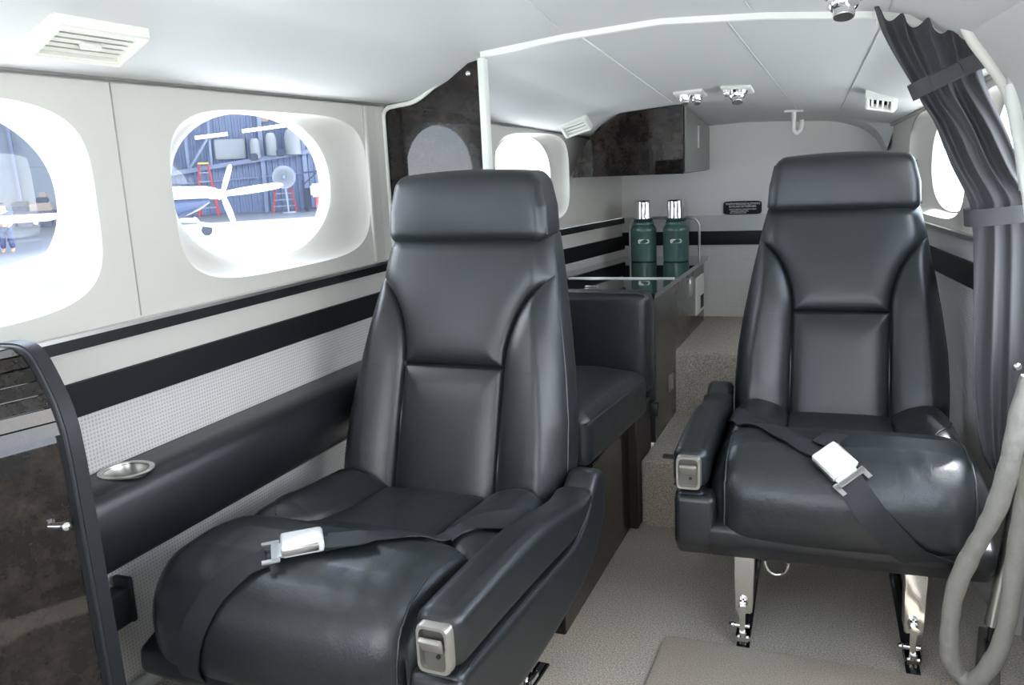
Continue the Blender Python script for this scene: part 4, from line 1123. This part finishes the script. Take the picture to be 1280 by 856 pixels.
# workshop clutter beyond that wing
wbm = thing('workbench', 'blue workbench along the hangar wall behind the wing', 'workbench', hp(-11.5, GZ, 43))
bm = bmesh.new(); hbox(bm, -14.5, -9.9, .05, .15, 43, .8); obj('bench_top', bm, 'plane_blue', wbm, smooth=False)
for a in np.arange(-14.4, -9.9, .75):
    bm = bmesh.new(); hbox(bm, a, a+.6, GZ+.1, .05, 43.1, .6); obj('drawer_unit', bm, 'plane_blue', wbm, smooth=False)
for i, (a0, a1, z0, z1, m) in enumerate(((-11.6, -10.92, .15, .62, 'cart_dark'), (-10.9, -9.95, .15, .5, 'box_tan'), (-10.6, -10.1, .505, .75, 'cart_dark'), (-10.45, -10.1, .755, .98, 'box_tan'))):
    crate(a0, a1, z0, z1, m, ('dark bin on the workbench, leftmost of the stack', 'wide tan box at the bottom right of the workbench stack', 'dark box in the middle of the workbench stack', 'small tan box topping the workbench stack')[i], 'storage_box', 'box', 43.2)
# mechanic stooping behind the wing
def skin(name, pts, edges, m, par, D_):
    me = bpy.data.meshes.new(name); me.from_pydata([tuple(hp(a, z, D_+d)) for a, z, d, r in pts], edges, []); o = bpy.data.objects.new(name, me); COL.objects.link(o)
    me.materials.append(M[m]); o.parent = par; me.transform(Matrix.Translation(-OFF[par.name]))
    md = o.modifiers.new('skin', 'SKIN'); md.use_smooth_shade = True
    for v, p in zip(me.skin_vertices[0].data, pts): v.radius = (p[3], p[3])
    me.skin_vertices[0].data[0].use_root = True
    sb = o.modifiers.new('sub', 'SUBSURF'); sb.levels = 2; sb.render_levels = 2
    return o
pn = thing('person', 'person in dark clothes stooping behind the wing in the first window', 'person', hp(-7.55, GZ, 27.2))
body = [(-7.55, .18, 0, .14), (-7.52, .30, -.02, .15), (-7.48, .46, -.05, .16), (-7.50, .56, -.06, .07), (-7.52, .66, -.08, .085), (-7.53, .75, -.08, .075),
        (-7.36, .48, -.05, .075), (-7.29, .30, -.10, .055), (-7.34, .17, -.3, .042), (-7.37, .13, -.42, .03), (-7.66, .47, -.05, .07), (-7.72, .28, -.1, .055), (-7.66, .15, -.3, .042), (-7.62, .12, -.42, .03),
        (-7.46, .10, 0, .10), (-7.44, -.22, -.06, .075), (-7.43, -.53, 0, .05), (-7.43, -.57, -.14, .04), (-7.64, .10, 0, .10), (-7.66, -.22, -.06, .075), (-7.67, -.53, 0, .05), (-7.67, -.57, -.14, .04)]
eds = [(0, 1), (1, 2), (2, 3), (3, 4), (4, 5), (2, 6), (6, 7), (7, 8), (8, 9), (2, 10), (10, 11), (11, 12), (12, 13), (0, 14), (14, 15), (15, 16), (16, 17), (0, 18), (18, 19), (19, 20), (20, 21)]
bo = skin('body', body, eds, 'skin', pn, 27.2)
sh_ = [(-7.55, .18, 0, .155), (-7.52, .30, -.02, .165), (-7.48, .47, -.05, .172), (-7.36, .485, -.05, .09), (-7.29, .31, -.10, .068), (-7.66, .475, -.05, .085), (-7.72, .29, -.1, .068)]
skin('shirt', sh_, [(0, 1), (1, 2), (2, 3), (3, 4), (2, 5), (5, 6)], 'shirt', pn, 27.2)
tr_ = [(-7.55, .16, 0, .15), (-7.46, .08, 0, .115), (-7.44, -.22, -.06, .09), (-7.43, -.50, 0, .07), (-7.64, .08, 0, .115), (-7.66, -.22, -.06, .09), (-7.67, -.50, 0, .07)]
skin('trousers', tr_, [(0, 1), (1, 2), (2, 3), (0, 4), (4, 5), (5, 6)], 'shirt', pn, 27.2)
bm = bmesh.new(); sph(bm, hp(-7.53, .735, 27.14), .088, (1, 1, .75), 14); obj('hair', bm, 'hair', pn)
bm = bmesh.new(); sph(bm, hp(-7.515, .655, 27.015), .016, (1, 1, 1), 8); obj('nose', bm, 'skin', pn)

# ================================================================== LIGHT
w = bpy.data.worlds.new('sky'); S.world = w; w.use_nodes = True; n, l = w.node_tree.nodes, w.node_tree.links
bg = n['Background']; tc = n.new('ShaderNodeTexCoord'); nz_ = n.new('ShaderNodeTexNoise'); nz_.inputs['Scale'].default_value = 2.6; nz_.inputs['Detail'].default_value = 6; nz_.inputs['Roughness'].default_value = .55
cr_ = n.new('ShaderNodeValToRGB'); cr_.color_ramp.elements[0].position = .40; cr_.color_ramp.elements[0].color = (.50, .66, .88, 1); cr_.color_ramp.elements[1].position = .62; cr_.color_ramp.elements[1].color = (1, .985, .96, 1)
l.new(tc.outputs['Generated'], nz_.inputs['Vector']); l.new(nz_.outputs['Fac'], cr_.inputs['Fac']); l.new(cr_.outputs['Color'], bg.inputs['Color'])
bg.inputs['Strength'].default_value = 9.0
sn = bpy.data.lights.new('sun', 'SUN'); sn.energy = 9; sn.angle = .02; so = bpy.data.objects.new('sun', sn); COL.objects.link(so)
so.rotation_euler = Vector((-.25, -.35, -1)).to_track_quat('-Z', 'Y').to_euler()
